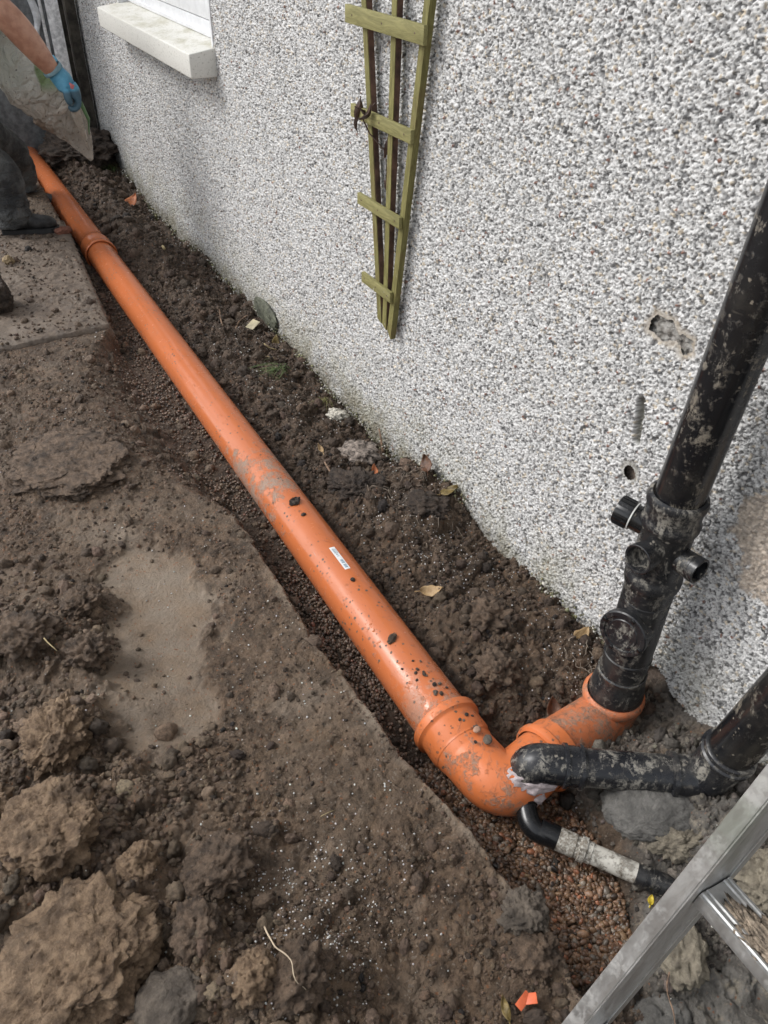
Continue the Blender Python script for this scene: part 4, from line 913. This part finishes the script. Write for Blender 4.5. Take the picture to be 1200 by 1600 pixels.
twig('short straw lying on the mud left of the gravel pit', [(.385, .90), (.43, .905)], .0011, 'straw', 'straw', 'straw', .006, .001, 21)
twig('thin red-brown twig on the grey rubble under the ladder', [(.86, .28, .02), (.83, .22, .02), (.80, .17, .02)], .0018, 'twig', 'twig', 'twig', .02, .004, 22)
twig('yellow-green straw on the heap left of the bare slab patch', [(-.06, 1.66, .02), (-.03, 1.60, .02)], .0022, 'straw', 'straw', 'straw', .02, .002, 23)
# tangle of small pale rootlets on the bank: too many to count
rs = random.Random(5); mb = MB()
for k in range(150):
    a, b_ = (rs.gauss(1.23, .07), rs.gauss(1.95, .13)) if k < 85 else ((rs.gauss(1.22, .06), rs.gauss(3.6, .16)) if k < 115 else (rs.gauss(1.3, .05), rs.gauss(1.0, .08)))
    if a > 1.385: continue
    th = rs.uniform(0, math.tau); L = rs.uniform(.015, .06); P = []
    for t in range(5):
        x = a + math.cos(th) * L * t / 4; y = b_ + math.sin(th) * L * t / 4; th += rs.uniform(-.5, .5)
        P.append((min(x, 1.39), y, hz(min(x, 1.39), y) + .006 + .01 * math.sin(t * .8)))
    mb.sweep(P, [.0011, .0011, .001, .0008, .0005], 5)
o = mb.build('rootlets', simple('rootlet', (.22, .18, .14), .8, var=.3), None, sharp=180); tag(o, 'tangle of fine pale rootlets in the dark bank', 'roots', kind='stuff')
mt, nt, b = mat('grass_blade'); g = G(nt); g.put(b.inputs['Base Color'], g.mix(g.noise(40), (.06, .12, .03), (.17, .24, .08))); b.inputs['Roughness'].default_value = .5; M['grass'] = mt
M['grass_dry'] = simple('grass_dry', (.20, .19, .07), .6)
def tuft(label, x, y, n, L, mname, lean, seed, spread=.02):
    rs = random.Random(seed); mb = MB()
    for k in range(n):
        th = rs.uniform(0, math.tau); bx = x + rs.gauss(0, spread); by = y + rs.gauss(0, spread); bz = hz(min(bx, 1.39), by); l = L * rs.uniform(.5, 1.1)
        d = Vector((math.cos(th) * .5 + lean[0], math.sin(th) * .5 + lean[1], 0)); w = Vector((-d.y, d.x, 0)).normalized() * .0016; vs = []
        for t in range(6):
            u = t / 5; p = Vector((bx, by, bz)) + d * l * u * (.3 + .6 * u) + Vector((0, 0, l * (.75 * u - .62 * u * u))); ww = w * (1 - u * .9); p.x = min(p.x, 1.388)
            vs += [p - ww, p + ww]
        mb.add(vs, [(2 * t, 2 * t + 1, 2 * t + 3, 2 * t + 2) for t in range(5)])
    o = mb.build('grass_tuft', M[mname], None, sharp=180); return tag(o, label, 'grass')
tuft('long green grass tuft drooping over the dark bank', 1.24, 3.12, 46, .16, 'grass', (-.8, -.1), 1, .022)
tuft('short yellowish grass tuft beside the white plaster lump', 1.325, 2.83, 40, .11, 'grass_dry', (-.5, -.4), 2, .016)
tuft('weed clump at the wall corner below the gravel bag', 1.30, 6.55, 120, .16, 'grass', (-.3, -.2), 3, .04)
for k, (yy_, lb) in enumerate([(5.6, 'sparse moss tuft at the far wall foot below the window sill'), (4.75, 'small moss tuft at the wall foot left of the buff card')]): tuft(lb, 1.37, yy_, 50, .05, 'grass_dry', (-.5, 0), 8 + k, .012)
# moss at the wall foot (uncountable)
rs2 = np.random.default_rng(9); n = 1500; y = rs2.uniform(.95, 7.1, n); y = y[(fbm(y, y * 0, 2.2, 3, 77) > -.1)]; n = len(y); x = 1.392 - rs2.random(n) * .022
z = wall_z(y) + rs2.uniform(.0, .05, n)
o = scatter('moss', np.stack([x, y, np.maximum(z, H(x, y) + .001)], -1), rs2.uniform(.002, .0055, n) * (1 + .08 * y), rs2.uniform(.6, 1.2, (n, 3)), 1, M['grit'], rs2, .25, stone_cols(n, (.16, .155, .085), .4, rs2, (.45, .43, .38), .4))
tag(o, 'moss and crumbled render along the foot of the wall', 'moss', kind='stuff')

# withered climber on the trellis
cl = empty('withered_climber', (1.33, 2.5, 1.10)); tag(cl, 'withered brown climber shoot with leaves caught on the trellis', 'plant')
MB().sweep([(1.338, 2.47, 1.255), (1.332, 2.50, 1.235), (1.345, 2.47, 1.19), (1.385, 2.43, 1.14), (1.388, 2.42, 1.02)], [.003, .003, .0025, .002, .0015], 8).build('stem', M['leaf_dark'], cl, sharp=180)
for k, (p, L, rt) in enumerate([((1.335, 2.535, 1.235), .085, (.4, 1.0, 1.3)), ((1.333, 2.49, 1.245), .075, (.7, .4, .3)), ((1.33, 2.45, 1.25), .07, (-.5, .8, 2.0)), ((1.335, 2.56, 1.195), .05, (.3, 1.3, .5)), ((1.385, 2.405, 1.15), .08, (.2, 1.2, 1.8)), ((1.385, 2.39, 1.085), .10, (.6, 1.2, .8)), ((1.385, 2.43, 1.03), .05, (.6, 1.2, .8))]):
    vs, fs = leaf_mesh(L, L * .42, curl=.5, fold=.5, seed=k); me = bpy.data.meshes.new('leaf'); me.from_pydata(vs, [], fs); me.update()
    o = link('leaf', me, M['leaf_dark']); o.parent = cl; o.location = Vector(p) - cl.location; o.rotation_euler = rt; o.modifiers.new('thick', 'SOLIDIFY').thickness = .0007

# clods and pebbles lying on the pipe
def on_pipe(label, y, a, dim, material, seed, group=None, name='mud_clod', cat='clod', amp=.3, sub=3):
    p = pipe_pt(y, a, PR + dim[2] * .28); v, f = blob((0, 0, 0), dim, seed * 1.3, amp=amp, f=4, sub=sub, seed=seed)
    o = link(name, np_mesh(name, v, f), material); o.location = p; o.rotation_euler = (0, a, 0); return tag(o, label, cat, group)
on_pipe('dark flat mud clod sitting on top of the orange pipe above the sticker', 2.01, .0, (.048, .036, .014), M['darkclod'], 61, sub=4)
on_pipe('upright brown mud pellet on the orange pipe below the sticker', 1.303, -.18, (.022, .034, .016), M['mudclod'], 62, sub=4)
on_pipe('small dark crumb on the pipe just under the flat mud clod', 1.93, -.03, (.018, .014, .008), M['darkclod'], 63)
on_pipe('dark crumb on the pipe touching the smear below the sticker', 1.57, -.02, (.016, .014, .009), M['darkclod'], 64)
lump('pebble', 'largest grey-brown pebble lying on the orange bend', 'pebble', (.845, .893), (.030, .024, .014), M['greyclod'], .8, .35, z=PZ + PR + .001, seed=65, sub=3, amp=.08)
lump('pebble', 'pinkish flat pebble on the orange bend just behind the largest one', 'pebble', (.838, .930), (.024, .018, .010), simple('pink_stone', (.42, .25, .17), .6), .3, .4, z=PZ + PR + .003, seed=66, sub=3, amp=.08)
rs = random.Random(8)
for k in range(22):
    y = rs.uniform(1.07, 1.22) if k < 15 else rs.uniform(.90, 1.0); a = rs.gauss(.10, .30); extra = 0 if k < 15 else .005
    d = rs.uniform(.006, .0115); p = pipe_pt(y, a, PR + extra + d * .25); v, f = blob((0, 0, 0), (d * 1.3, d, d * .6), rs.uniform(0, 3), amp=.1, f=3, sub=2, seed=70 + k, fine=.02)
    o = link('pebble', np_mesh('pebble', v, f), M['darkclod'] if k % 3 else M['greyclod']); o.location = p; o.rotation_euler = (0, a, 0)
    tag(o, 'small dark wet pebble among those scattered on the orange pipe by the bend', 'pebble', 'pebbles scattered on the orange pipe by the bend')

# ================================================================ LADDER
mt, nt, b = mat('scuffed_aluminium'); g = G(nt)
f = g.noise(18, 7, .7); c = g.mix(g.ramp(f, .3, .7), (.50, .50, .49), (.64, .64, .63)); dirt = g.ramp(g.noise(24, 8, .78, off=6), .50, .62)
c = g.mix(g.math('MULTIPLY', dirt, .38), c, (.30, .28, .25)); c = g.mix(g.ramp(g.noise(6, 4, .6, off=3), .52, .68, 0, .55), c, (.30, .34, .27))
ws = g.ramp(g.noise(70, 3, .6, off=1), .72, .75); c = g.mix(ws, c, (.75, .74, .70))
g.put(b.inputs['Base Color'], c); g.put(b.inputs['Metallic'], g.math('SUBTRACT', .85, g.math('MULTIPLY', g.math('MAXIMUM', g.math('MULTIPLY', dirt, .5), ws), .8)))
g.put(b.inputs['Roughness'], g.ramp(g.noise(50, 6, .7, stretch=(1, 1, .1)), .3, .7, .30, .52)); g.put(b.inputs['Normal'], g.bump(g.noise(140, 4, .6, stretch=(1, 1, .06)), .0006)); M['alu'] = mt
ld = Vector((.350, 0, .937)); ln = Vector((.937, 0, -.350)); base = Vector((.393, .2, .747))
lad = empty('ladder', (.18, .01, .14)); tag(lad, 'scuffed aluminium ladder leaning on the wall in the bottom right corner', 'ladder')
rotL = Matrix((ln, Vector((0, 1, 0)), ld)).transposed()
def stile(yc, nm):
    m_ = MB(); c0 = base + ln * .046; t0, t1 = -.70, 2.80; mid = c0 + ld * (t0 + t1) / 2; mid.y = yc
    m_.box(mid, (.092, .0200, t1 - t0), rotL, .0022)
    for s_ in (-.036, .036):      # raised lips along both edges of the inner web
        c_ = mid + ln * s_; c_.y = yc - (.0108 if yc > 0 else -.0108); m_.box(c_, (.016, .0022, t1 - t0 - .002), rotL, .0008)
    return m_.build(nm, M['alu'], lad, sharp=30)
stile(.190, 'stile'); stile(-.170, 'stile')
rc = Vector((.537, 0, .987))
for k in range(-3, 8):
    c_ = rc + ld * .30 * k; c_.y = .010; m_ = MB()
    # flat-topped rung with rounded belly and tread ridges, running along y
    tilt = R(12); prof = []
    for a in range(0, 181, 12): prof.append((math.cos(R(180 + a)) * .027, math.sin(R(180 + a)) * .020))
    prof = [(-.027, .010)] + prof + [(.027, .010)]
    for xx in (.026, .0195, -.0105, -.0185): prof += [(xx, .0105), (xx - .0012, .0126), (xx - .0040, .0126), (xx - .0052, .0105)]
    vs = []; N = len(prof)
    for yy_ in (-.1605, .1785):
        for (u_, w_) in prof:
            vs.append((c_.x + u_ * math.cos(tilt) + w_ * math.sin(tilt), yy_, c_.z - u_ * math.sin(tilt) + w_ * math.cos(tilt)))
    m_.add(vs, [(i, (i + 1) % N, N + (i + 1) % N, N + i) for i in range(N)]); ru = m_.build('rung', M['alu'], lad, sharp=25)
    if k == 0:
        bv, bf = ICO[5]; v = bv * np.array([.018, .060, .006]); v = v * (1 + .5 * pnoise(bv, 3, 4)[:, None]); v[:, 2] += .0035 * pnoise(bv, 9, 8)
        v = v + np.array([c_.x - .001, .095, c_.z + .0125]); mo = link('dried_mud', np_mesh('dried_mud', v, bf), simple('dry_splashed_mud', (.30, .24, .18), .9, bump=(220, .004), var=.35, scale=120), ru)

# ================================================================ PERSON
def skin_body(name, pts, edges, material, parent=None, sub=2):
    """pts: list of (x, y, z, r) ; grown with a skin modifier"""
    me = bpy.data.meshes.new(name); base_ = Vector(pts[0][:3]) if parent is None else Vector((0, 0, 0))
    me.from_pydata([Vector(p[:3]) - base_ for p in pts], edges, []); me.update()
    o = link(name, me, material, parent)
    if parent is None: o.location = base_
    sk = o.modifiers.new('skin', 'SKIN'); sk.use_smooth_shade = True
    for i, p in enumerate(pts):
        rr_ = p[3] if hasattr(p[3], '__len__') else (p[3], p[3]); me.skin_vertices[0].data[i].radius = rr_; me.skin_vertices[0].data[i].use_root = (i == 0)
    sm = o.modifiers.new('sub', 'SUBSURF'); sm.levels = sub; sm.render_levels = sub
    return o
mt, nt, b = mat('skin'); g = G(nt); g.put(b.inputs['Base Color'], g.mix(g.ramp(g.noise(22, 5, .6), .35, .65), (.40, .20, .135), (.52, .29, .20))); b.inputs['Roughness'].default_value = .5
b.inputs['Subsurface Weight'].default_value = .12; b.inputs['Subsurface Radius'].default_value = (.01, .004, .002); g.put(b.inputs['Normal'], g.bump(g.noise(160, 4), .0012)); M['skin'] = mt
M['denim'] = None
mt, nt, b = mat('dark_denim'); g = G(nt); c = g.mix(g.ramp(g.noise(9, 6, .65), .35, .7), (.034, .036, .038), (.125, .128, .125)); c = g.mix(g.ramp(g.noise(25, 6, .7, off=3), .58, .7, 0, .6), c, (.12, .10, .08))
g.put(b.inputs['Base Color'], c); b.inputs['Roughness'].default_value = .85
g.put(b.inputs['Normal'], g.bump(g.math('ADD', g.noise(11, 5, .6, 1.2, stretch=(1, 1, 1.6)), g.math('MULTIPLY', g.noise(500, 2), .03)), .05, .9)); M['denim'] = mt
person_pts = [(.14, 5.18, .90, (.16, .13)), (.20, 5.17, 1.06, (.15, .12)), (.32, 5.15, 1.24, (.17, .12)), (.42, 5.14, 1.38, (.16, .11)), (.50, 5.14, 1.47, (.060, .060)), (.56, 5.14, 1.55, (.085, .095)), (.60, 5.14, 1.64, (.085, .095)),
    # near arm
    (.47, 4.95, 1.40, .078), (.575, 4.93, 1.32, .074), (.640, 4.93, 1.245, .076), (.69, 4.94, 1.17, .073), (.740, 4.955, 1.09, .061), (.785, 4.975, 1.02, .046), (.800, 4.98, .995, .043),
    # far arm
    (.47, 5.32, 1.40, .062), (.60, 5.38, 1.24, .050), (.76, 5.34, 1.10, .040), (.84, 5.30, 1.02, .032),
    # near leg
    (.16, 5.08, .86, .11), (.30, 5.07, .62, .085), (.40, 5.06, .50, .075), (.41, 5.06, .36, .065), (.405, 5.06, .26, .045),
    # far leg
    (.20, 5.34, .86, .11), (.42, 5.55, .62, .085), (.56, 5.74, .48, .07), (.60, 5.86, .30, .060), (.615, 5.90, .16, .042)]
ed = [(0, 1), (1, 2), (2, 3), (3, 4), (4, 5), (5, 6), (3, 7), (7, 8), (8, 9), (9, 10), (10, 11), (11, 12), (12, 13), (3, 14), (14, 15), (15, 16), (16, 17), (0, 18), (18, 19), (19, 20), (20, 21), (21, 22), (0, 23), (23, 24), (24, 25), (25, 26), (26, 27)]
person = skin_body('person', person_pts, ed, M['skin']); tag(person, 'person in dark jeans and a blue work glove, bending to tip a gravel bag', 'person')
# trousers
def cloth_leg(path, radii, name):
    pts_ = []; 
    P = [Vector(p) for p in path]; ts = np.linspace(0, len(P) - 1, 46); pp = []; rr = []
    for t in ts:
        i = min(int(t), len(P) - 2); f_ = t - i; pp.append(P[i].lerp(P[i + 1], f_)); rr.append(radii[i] * (1 - f_) + radii[i + 1] * f_)
    for _ in range(3): pp = [pp[0]] + [(pp[i - 1] + pp[i] + pp[i + 1]) / 3 for i in range(1, len(pp) - 1)] + [pp[-1]]
    m_ = MB(); m_.sweep(pp, rr, 48, cap=False); v = np.array(m_.v)
    ax = np.repeat(np.array([p[:] for p in pp]), 48, axis=0); d = v - ax; L = np.linalg.norm(d, axis=1)[:, None]
    n_ = pnoise(v * np.array([1, 1, 2.2]), 5.5, 3) * .5 + pnoise(v * np.array([1.3, 1.3, 3.5]), 9, 8) * .35
    low = np.clip((.48 - v[:, 2]) / .25, 0, 1); fold = np.sin(v[:, 2] * 75 + 6 * pnoise(v, 3, 5)) * .10 * low
    v = ax + d * (1 + .16 * n_ + fold)[:, None]; m_.v = [tuple(q) for q in v]; o = m_.build(name, M['denim'], person, sharp=180); o.modifiers.new('thick', 'SOLIDIFY').thickness = .004; return o
cloth_leg([(.15, 5.09, .92), (.22, 5.08, .76), (.31, 5.07, .62), (.40, 5.06, .50), (.415, 5.06, .38), (.415, 5.06, .23)], [.15, .135, .122, .118, .112, .098], 'trouser_leg')
cloth_leg([(.18, 5.30, .92), (.32, 5.45, .74), (.43, 5.56, .60), (.56, 5.74, .47), (.60, 5.86, .32), (.60, 5.885, .20)], [.15, .13, .11, .10, .095, .09], 'trouser_leg')
skin_body('trouser_seat', [(.14, 5.18, .80, (.19, .17)), (.15, 5.18, .92, (.20, .17)), (.19, 5.175, 1.02, (.175, .145))], [(0, 1), (1, 2)], M['denim'], person)
skin_body('shirt', [(.18, 5.175, .98, (.175, .15)), (.24, 5.165, 1.10, (.175, .14)), (.33, 5.15, 1.26, (.195, .145)), (.42, 5.14, 1.38, (.185, .13)), (.475, 5.14, 1.44, (.08, .08)), (.475, 4.965, 1.40, .085), (.555, 4.955, 1.335, .082), (.47, 5.32, 1.40, .08), (.56, 5.36, 1.28, .07)], [(0, 1), (1, 2), (2, 3), (3, 4), (3, 5), (5, 6), (3, 7), (7, 8)], simple('grey_shirt', (.10, .11, .12), .9, bump=(30, .01)), person)
bv, bf = ICO[4]
v = bv * np.array([.098, .090, .115]); v[:, 0] -= .012; v += np.array([.575, 5.14, 1.63]); keepf = (bv[bf].mean(1)[:, 2] > -.1) | (bv[bf].mean(1)[:, 0] < -.2)
link('hair', np_mesh('hair', v, bf[keepf]), simple('brown_hair', (.06, .04, .03), .7, bump=(120, .01)), person)
M['eye'] = simple('eye', (.5, .48, .45), .2)
for sgn in (-1, 1): MB().lathe((.665, 5.14 + .033 * sgn, 1.600), (.8, 0, -.5), [(-.012, 0), (-.008, .010), (0, .0125), (.006, .009), (.008, 0)], 14).build('eye', M['eye'], person)
MB().sweep([(.665, 5.14, 1.590), (.690, 5.14, 1.565), (.683, 5.14, 1.550), (.668, 5.14, 1.548)], [.008, .013, .016, .010], 12).build('nose', M['skin'], person)
MB().sweep([(.655, 5.118, 1.522), (.664, 5.14, 1.518), (.655, 5.162, 1.522)], [.004, .008, .004], 10).build('mouth', simple('lips', (.38, .14, .11), .5), person)
for sgn in (-1, 1): MB().sweep([(.59, 5.14 + .088 * sgn, 1.56), (.575, 5.14 + .098 * sgn, 1.585), (.575, 5.14 + .096 * sgn, 1.61), (.592, 5.14 + .088 * sgn, 1.618)], [.008, .010, .010, .006], 10).build('ear', M['skin'], person)
# boots
M['boot'] = simple('dusty_black_leather', (.032, .031, .031), .55, bump=(60, .004), var=.5, scale=14)
M['sole'] = simple('rubber_sole', (.02, .02, .02), .8)
def boot(heel, toe, zf, nm='boot'):
    h = Vector(heel); t = Vector(toe); d = (t - h); L = d.length; d.normalize(); s_ = Vector((-d.y, d.x, 0)); rings = []
    prof = [(0, .030, .045, .0), (.02, .038, .085, .0), (.12, .041, .105, 0), (.30, .042, .115, 0), (.42, .042, .095, 0), (.58, .047, .075, 0), (.74, .052, .066, 0), (.88, .047, .060, 0), (.96, .034, .046, 0), (1., .012, .028, 0)]
    n = 24; vs = []
    for (u, w, hh, _) in prof:
        c = h + d * L * u
        for k in range(n):
            a = math.tau * k / n; cx_ = math.cos(a); sz = math.sin(a)
            x_ = w * (abs(cx_) ** .75) * (1 if cx_ > 0 else -1); z_ = zf + .020 + hh * .5 + hh * .5 * (abs(sz) ** .8) * (1 if sz > 0 else -1)
            vs.append(c + s_ * x_ + Vector((0, 0, z_)))
    m_ = MB(); fs = [(i * n + k, i * n + (k + 1) % n, (i + 1) * n + (k + 1) % n, (i + 1) * n + k) for i in range(len(prof) - 1) for k in range(n)]
    fs += [tuple(reversed(range(n))), tuple(range((len(prof) - 1) * n, len(prof) * n))]; m_.add(vs, fs)
    ank = h + d * L * .20; m_.sweep([ank + Vector((0, 0, zf + .08)), ank + Vector((0, 0, zf + .13)), ank + Vector((0, 0, zf + .19))], [.050, .052, .056], 24)
    o = m_.build(nm, M['boot'], person, sharp=60); sm = o.modifiers.new('s', 'SUBSURF'); sm.levels = 1; sm.render_levels = 1
    so = MB(); ring = []
    for (u, w, hh, _) in prof: ring.append(h + d * L * (u * 1.03 - .012) + s_ * (w + .006))
    for (u, w, hh, _) in reversed(prof): ring.append(h + d * L * (u * 1.03 - .012) - s_ * (w + .006))
    N = len(ring); so.add([p + Vector((0, 0, zf + .0)) for p in ring] + [p + Vector((0, 0, zf + .024)) for p in ring], [tuple(range(N)), tuple(range(2 * N - 1, N - 1, -1))] + [(i, (i + 1) % N, N + (i + 1) % N, N + i) for i in range(N)])
    so.build('sole', M['sole'], o, smooth=False)
    lc = MB()
    for q in range(4):
        c = h + d * L * (.36 + .075 * q) + Vector((0, 0, zf + .020 + .115 - .012 * q - .004)); lc.sweep([c - s_ * .026 + Vector((0, 0, -.008)), c + Vector((0, 0, .004)), c + s_ * .026 + Vector((0, 0, -.008))], [.003, .003, .003], 8)
    lc.build('lace', simple('muddy_lace', (.10, .085, .065), .9), o)
boot((.350, 5.07, 0), (.640, 4.985, 0), FST + .003)
hzb = .03
boot((.56, 5.93, 0), (.845, 5.80, 0), .045)
# glove
mt, nt, b = mat('blue_glove'); g = G(nt); c = g.mix(g.ramp(g.noise(18, 4), .3, .7), (.07, .27, .42), (.13, .38, .54)); z_ = g.noise(20, 3, .5)
c = g.mix(g.ramp(g.axis(2), .925, .905, 0, .85), c, (.045, .075, .095)); g.put(b.inputs['Base Color'], c); b.inputs['Roughness'].default_value = .55
g.put(b.inputs['Normal'], g.bump(g.noise(70, 5), .004)); M['glove'] = mt
GS = 1.28
gp = [(.795, 4.988, 1.012, .040), (.815, 4.99, .985, .040), (.838, 4.985, .955, (.046, .036)), (.856, 4.975, .925, (.050, .036))]; ge = [(0, 1), (1, 2), (2, 3)]
for k, (dy, s_) in enumerate([(-.036, .92), (-.013, 1.05), (.011, 1.), (.034, .85)]):
    b0 = len(gp); gp += [(.868, 4.978 + dy, .902, .0155), (.866, 4.978 + dy * .95, .902 - .028 * s_, .0145), (.846, 4.978 + dy * .9, .902 - .046 * s_, .0135), (.826, 4.98 + dy * .85, .902 - .036 * s_, .0125)]
    ge += [(3, b0), (b0, b0 + 1), (b0 + 1, b0 + 2), (b0 + 2, b0 + 3)]
b0 = len(gp); gp += [(.826, 4.945, .935, .017), (.824, 4.930, .905, .016), (.834, 4.935, .880, .014)]; ge += [(2, b0), (b0, b0 + 1), (b0 + 1, b0 + 2)]
def _gs(p):
    r_ = p[3]; r_ = tuple(q * GS for q in r_) if hasattr(r_, '__len__') else r_ * GS
    return (.80 + (p[0] - .80) * GS, 4.985 + (p[1] - 4.985) * GS, 1.0 + (p[2] - 1.0) * GS, r_)
gp = [_gs(p) for p in gp]
glv = skin_body('glove', gp, ge, M['glove'], person); glv['label'] = 'blue knitted work glove with a small red badge'
MB().lathe((.790, 4.986, 1.022), (.5, 0, -.86), [(0, .052), (.004, .055), (.012, .0555), (.020, .055), (.024, .052)], 28).build('cuff', simple('pale_cuff', (.22, .36, .42), .8), glv)
bd_ = MB(); bd_.box((.862, 4.928, .938), (.028, .004, .026), Matrix.Rotation(.6, 3, 'Y'), .001); bd_.build('badge', simple('red_badge', (.55, .16, .16), .6), glv)
# far hand bare/gloved, closed on the bag
gp2 = [(.835, 5.302, 1.03, .034), (.86, 5.30, .995, (.040, .032)), (.875, 5.295, .965, (.044, .032))]; ge2 = [(0, 1), (1, 2)]
for k, dy in enumerate((-.03, -.01, .01, .03)):
    b0 = len(gp2); gp2 += [(.885, 5.295 + dy, .945, .0135), (.882, 5.295 + dy, .918, .0125), (.864, 5.295 + dy, .904, .012)]; ge2 += [(2, b0), (b0, b0 + 1), (b0 + 1, b0 + 2)]
b0 = len(gp2); gp2 += [(.85, 5.26, .975, .015), (.85, 5.248, .948, .013)]; ge2 += [(1, b0), (b0, b0 + 1)]
skin_body('glove', gp2, ge2, M['glove'], person)

# ================================================================ GRAVEL BAG
mt, nt, b = mat('clear_polythene'); g = G(nt); b.inputs['Roughness'].default_value = .14; b.inputs['Specular IOR Level'].default_value = .9
spk = g.ramp(g.noise(60, 5, .7), .60, .66); zc = g.axis(2)
c = g.mix(g.ramp(zc, .98, .76), (.78, .78, .70), (.62, .54, .45)); grn = g.ramp(g.noise(5, 3, .5, off=4, stretch=(1, 1, .5)), .50, .56); up_ = g.ramp(zc, .86, .93)
c = g.mix(g.math('MULTIPLY', grn, up_), c, (.22, .36, .10)); c = g.mix(g.math('MULTIPLY', spk, .8), c, (.08, .06, .045))
g.put(b.inputs['Base Color'], c); g.put(b.inputs['Alpha'], g.math('ADD', g.ramp(zc, .60, .95, .50, .70), g.math('MULTIPLY', spk, .2)))
g.put(b.inputs['Normal'], g.bump(g.math('ADD', g.noise(9, 5, .55, 2.2), g.math('MULTIPLY', g.vor(9, 'DISTANCE_TO_EDGE'), .5)), .06, 1.0)); M['film'] = mt
bag = empty('gravel_bag', (.80, 5.2, .45)); tag(bag, 'clear plastic gravel bag with green print, held tipped over the trench', 'bag')
BP = [(.50, 5.28, 1.22), (.60, 5.25, 1.08), (.70, 5.22, .94), (.80, 5.20, .80), (.87, 5.16, .68), (.905, 5.12, .58), (.925, 5.10, .515)]
BR = [.13, .150, .158, .148, .098, .048, .010]
def bagshape(path, radii, sy, wr, n=72, m_=60, seed=0):
    P = [Vector(p) for p in path]; ts = np.linspace(0, len(P) - 1, m_); pp = []; rr = []
    for t in ts:
        i = min(int(t), len(P) - 2); f_ = t - i; pp.append(P[i].lerp(P[i + 1], f_)); rr.append(radii[i] * (1 - f_) + radii[i + 1] * f_)
    for _ in range(4): pp = [pp[0]] + [(pp[i - 1] + pp[i] + pp[i + 1]) / 3 for i in range(1, len(pp) - 1)] + [pp[-1]]
    vs = np.zeros((m_, n, 3))
    for i in range(m_):
        t = (pp[min(i + 1, m_ - 1)] - pp[max(i - 1, 0)]).normalized(); s_ = Vector((0, 1, 0)); u = s_.cross(t).normalized()
        for k in range(n):
            a = math.tau * k / n; vs[i, k] = (pp[i] + u * math.cos(a) * rr[i] + s_ * math.sin(a) * rr[i] * sy)[:]
    v = vs.reshape(-1, 3); ax = np.repeat(np.array([p[:] for p in pp]), n, axis=0)
    nn = pnoise(v * np.array([1, 1, .6]), 6, seed) * .6 + (-np.abs(pnoise(v, 11, seed + 3))) * .6
    v = ax + (v - ax) * (1 + wr * nn)[:, None]
    f = np.array([(i * n + k, i * n + (k + 1) % n, (i + 1) * n + (k + 1) % n, (i + 1) * n + k) for i in range(m_ - 1) for k in range(n)]); return v, f
v, f = bagshape(BP, BR, .52, .22); v = v; link('film', np_mesh('film', v, f), M['film'], bag)
v, f = bagshape([(.74, 5.22, .88), (.79, 5.20, .80), (.85, 5.17, .70), (.89, 5.13, .62)], [.02, .135, .10, .045], .48, .25, seed=5)
link('gravel_fill', np_mesh('gravel_fill', v, f), clod_material('bagged_gravel', (.15, .105, .075), (.34, .25, .18), .6, 120), bag)
# gathered ridges of film pulled up into the fist and the flap with a green edge
fl = MB(); fl.sweep([(.850, 4.985, .880), (.845, 5.01, .84), (.80, 5.06, .79), (.74, 5.09, .78)], [.020, .022, .018, .008], 16); fl.sweep([(.852, 4.985, .880), (.875, 5.02, .80), (.90, 5.06, .68), (.915, 5.08, .58)], [.016, .030, .020, .006], 16)
fo = fl.build('gathered_film', M['film'], bag, sharp=180)
ge_ = MB(); ge_.sweep([(.865, 4.99, .89), (.915, 5.03, .83), (.945, 5.06, .74), (.935, 5.08, .66)], [.006, .016, .014, .004], 12, flat=.3); ge_.build('green_hem', simple('green_print', (.08, .18, .055), .45), bag)

# ================================================================ FAR END: gate, post, fence
M['weather'] = simple('weathered_white', (.80, .81, .82), .5, var=.2, scale=25)
M['gloss'] = simple('gloss_white', (.66, .68, .70), .22, var=.1, bump=(12, .01))
door = empty('garden_door', (.9, 7.02, .1)); tag(door, 'old white panelled door leaning upright behind the gravel bag', 'door')
MB().box((.80, 7.05, 1.05), (.76, .035, 1.98), bevel=.003).build('panel', simple('door_panel', (.15, .16, .165), .5, var=.2), door)
MB().box((1.205, 7.035, 1.05), (.090, .06, 2.0), bevel=.004).build('stile', M['weather'], door); MB().box((.40, 7.035, 1.05), (.075, .06, 2.0), bevel=.004).build('stile', M['weather'], door)
md = MB()
for i in range(40):
    t = i / 40; 
mp_ = [(1.075 + .018 * math.sin(i * .75) + .010 * math.sin(i * .31), 7.022, .25 + i * .040) for i in range(44)]
md.sweep(mp_, [.018 + .010 * abs(math.sin(i * .55)) for i in range(44)], 14); md.build('moulding', M['gloss'], door, sharp=180)
MB().sweep([(1.125, 7.022, .2), (1.125, 7.022, 2.0)], .012, 12).build('bead', M['weather'], door, sharp=180)
M['dark_timber'] = simple('dark_timber', (.055, .048, .038), .85, bump=(40, .006), var=.3, scale=12)
post = MB().box((1.342, 7.10, .95), (.070, .09, 2.1), bevel=.006); o = post.build('fence_post', M['dark_timber'], None); tag(o, 'dark timber post standing against the far wall corner', 'post')
fen = empty('timber_fence', (0, 7.6, 0)); tag(fen, 'dark boarded timber fence closing the passage behind the white door', 'fence')
for i in range(26): MB().box((1.33 - i * .125, 7.60 + .008 * (i % 2), .95), (.118, .02, 2.0 + .01 * (i % 3)), bevel=.002).build('board', M['dark_timber'], fen)
for zz in (.45, 1.5): MB().box((-.25, 7.632, zz), (3.3, .03, .09)).build('rail', M['dark_timber'], fen, smooth=False)
lump('soil_heap', 'dark overgrown soil heap in the corner behind the gravel bag', 'soil', (1.15, 6.75), (.55, .6, .28), M['darkclod'], .3, .1, seed=90, amp=.25, f=6)
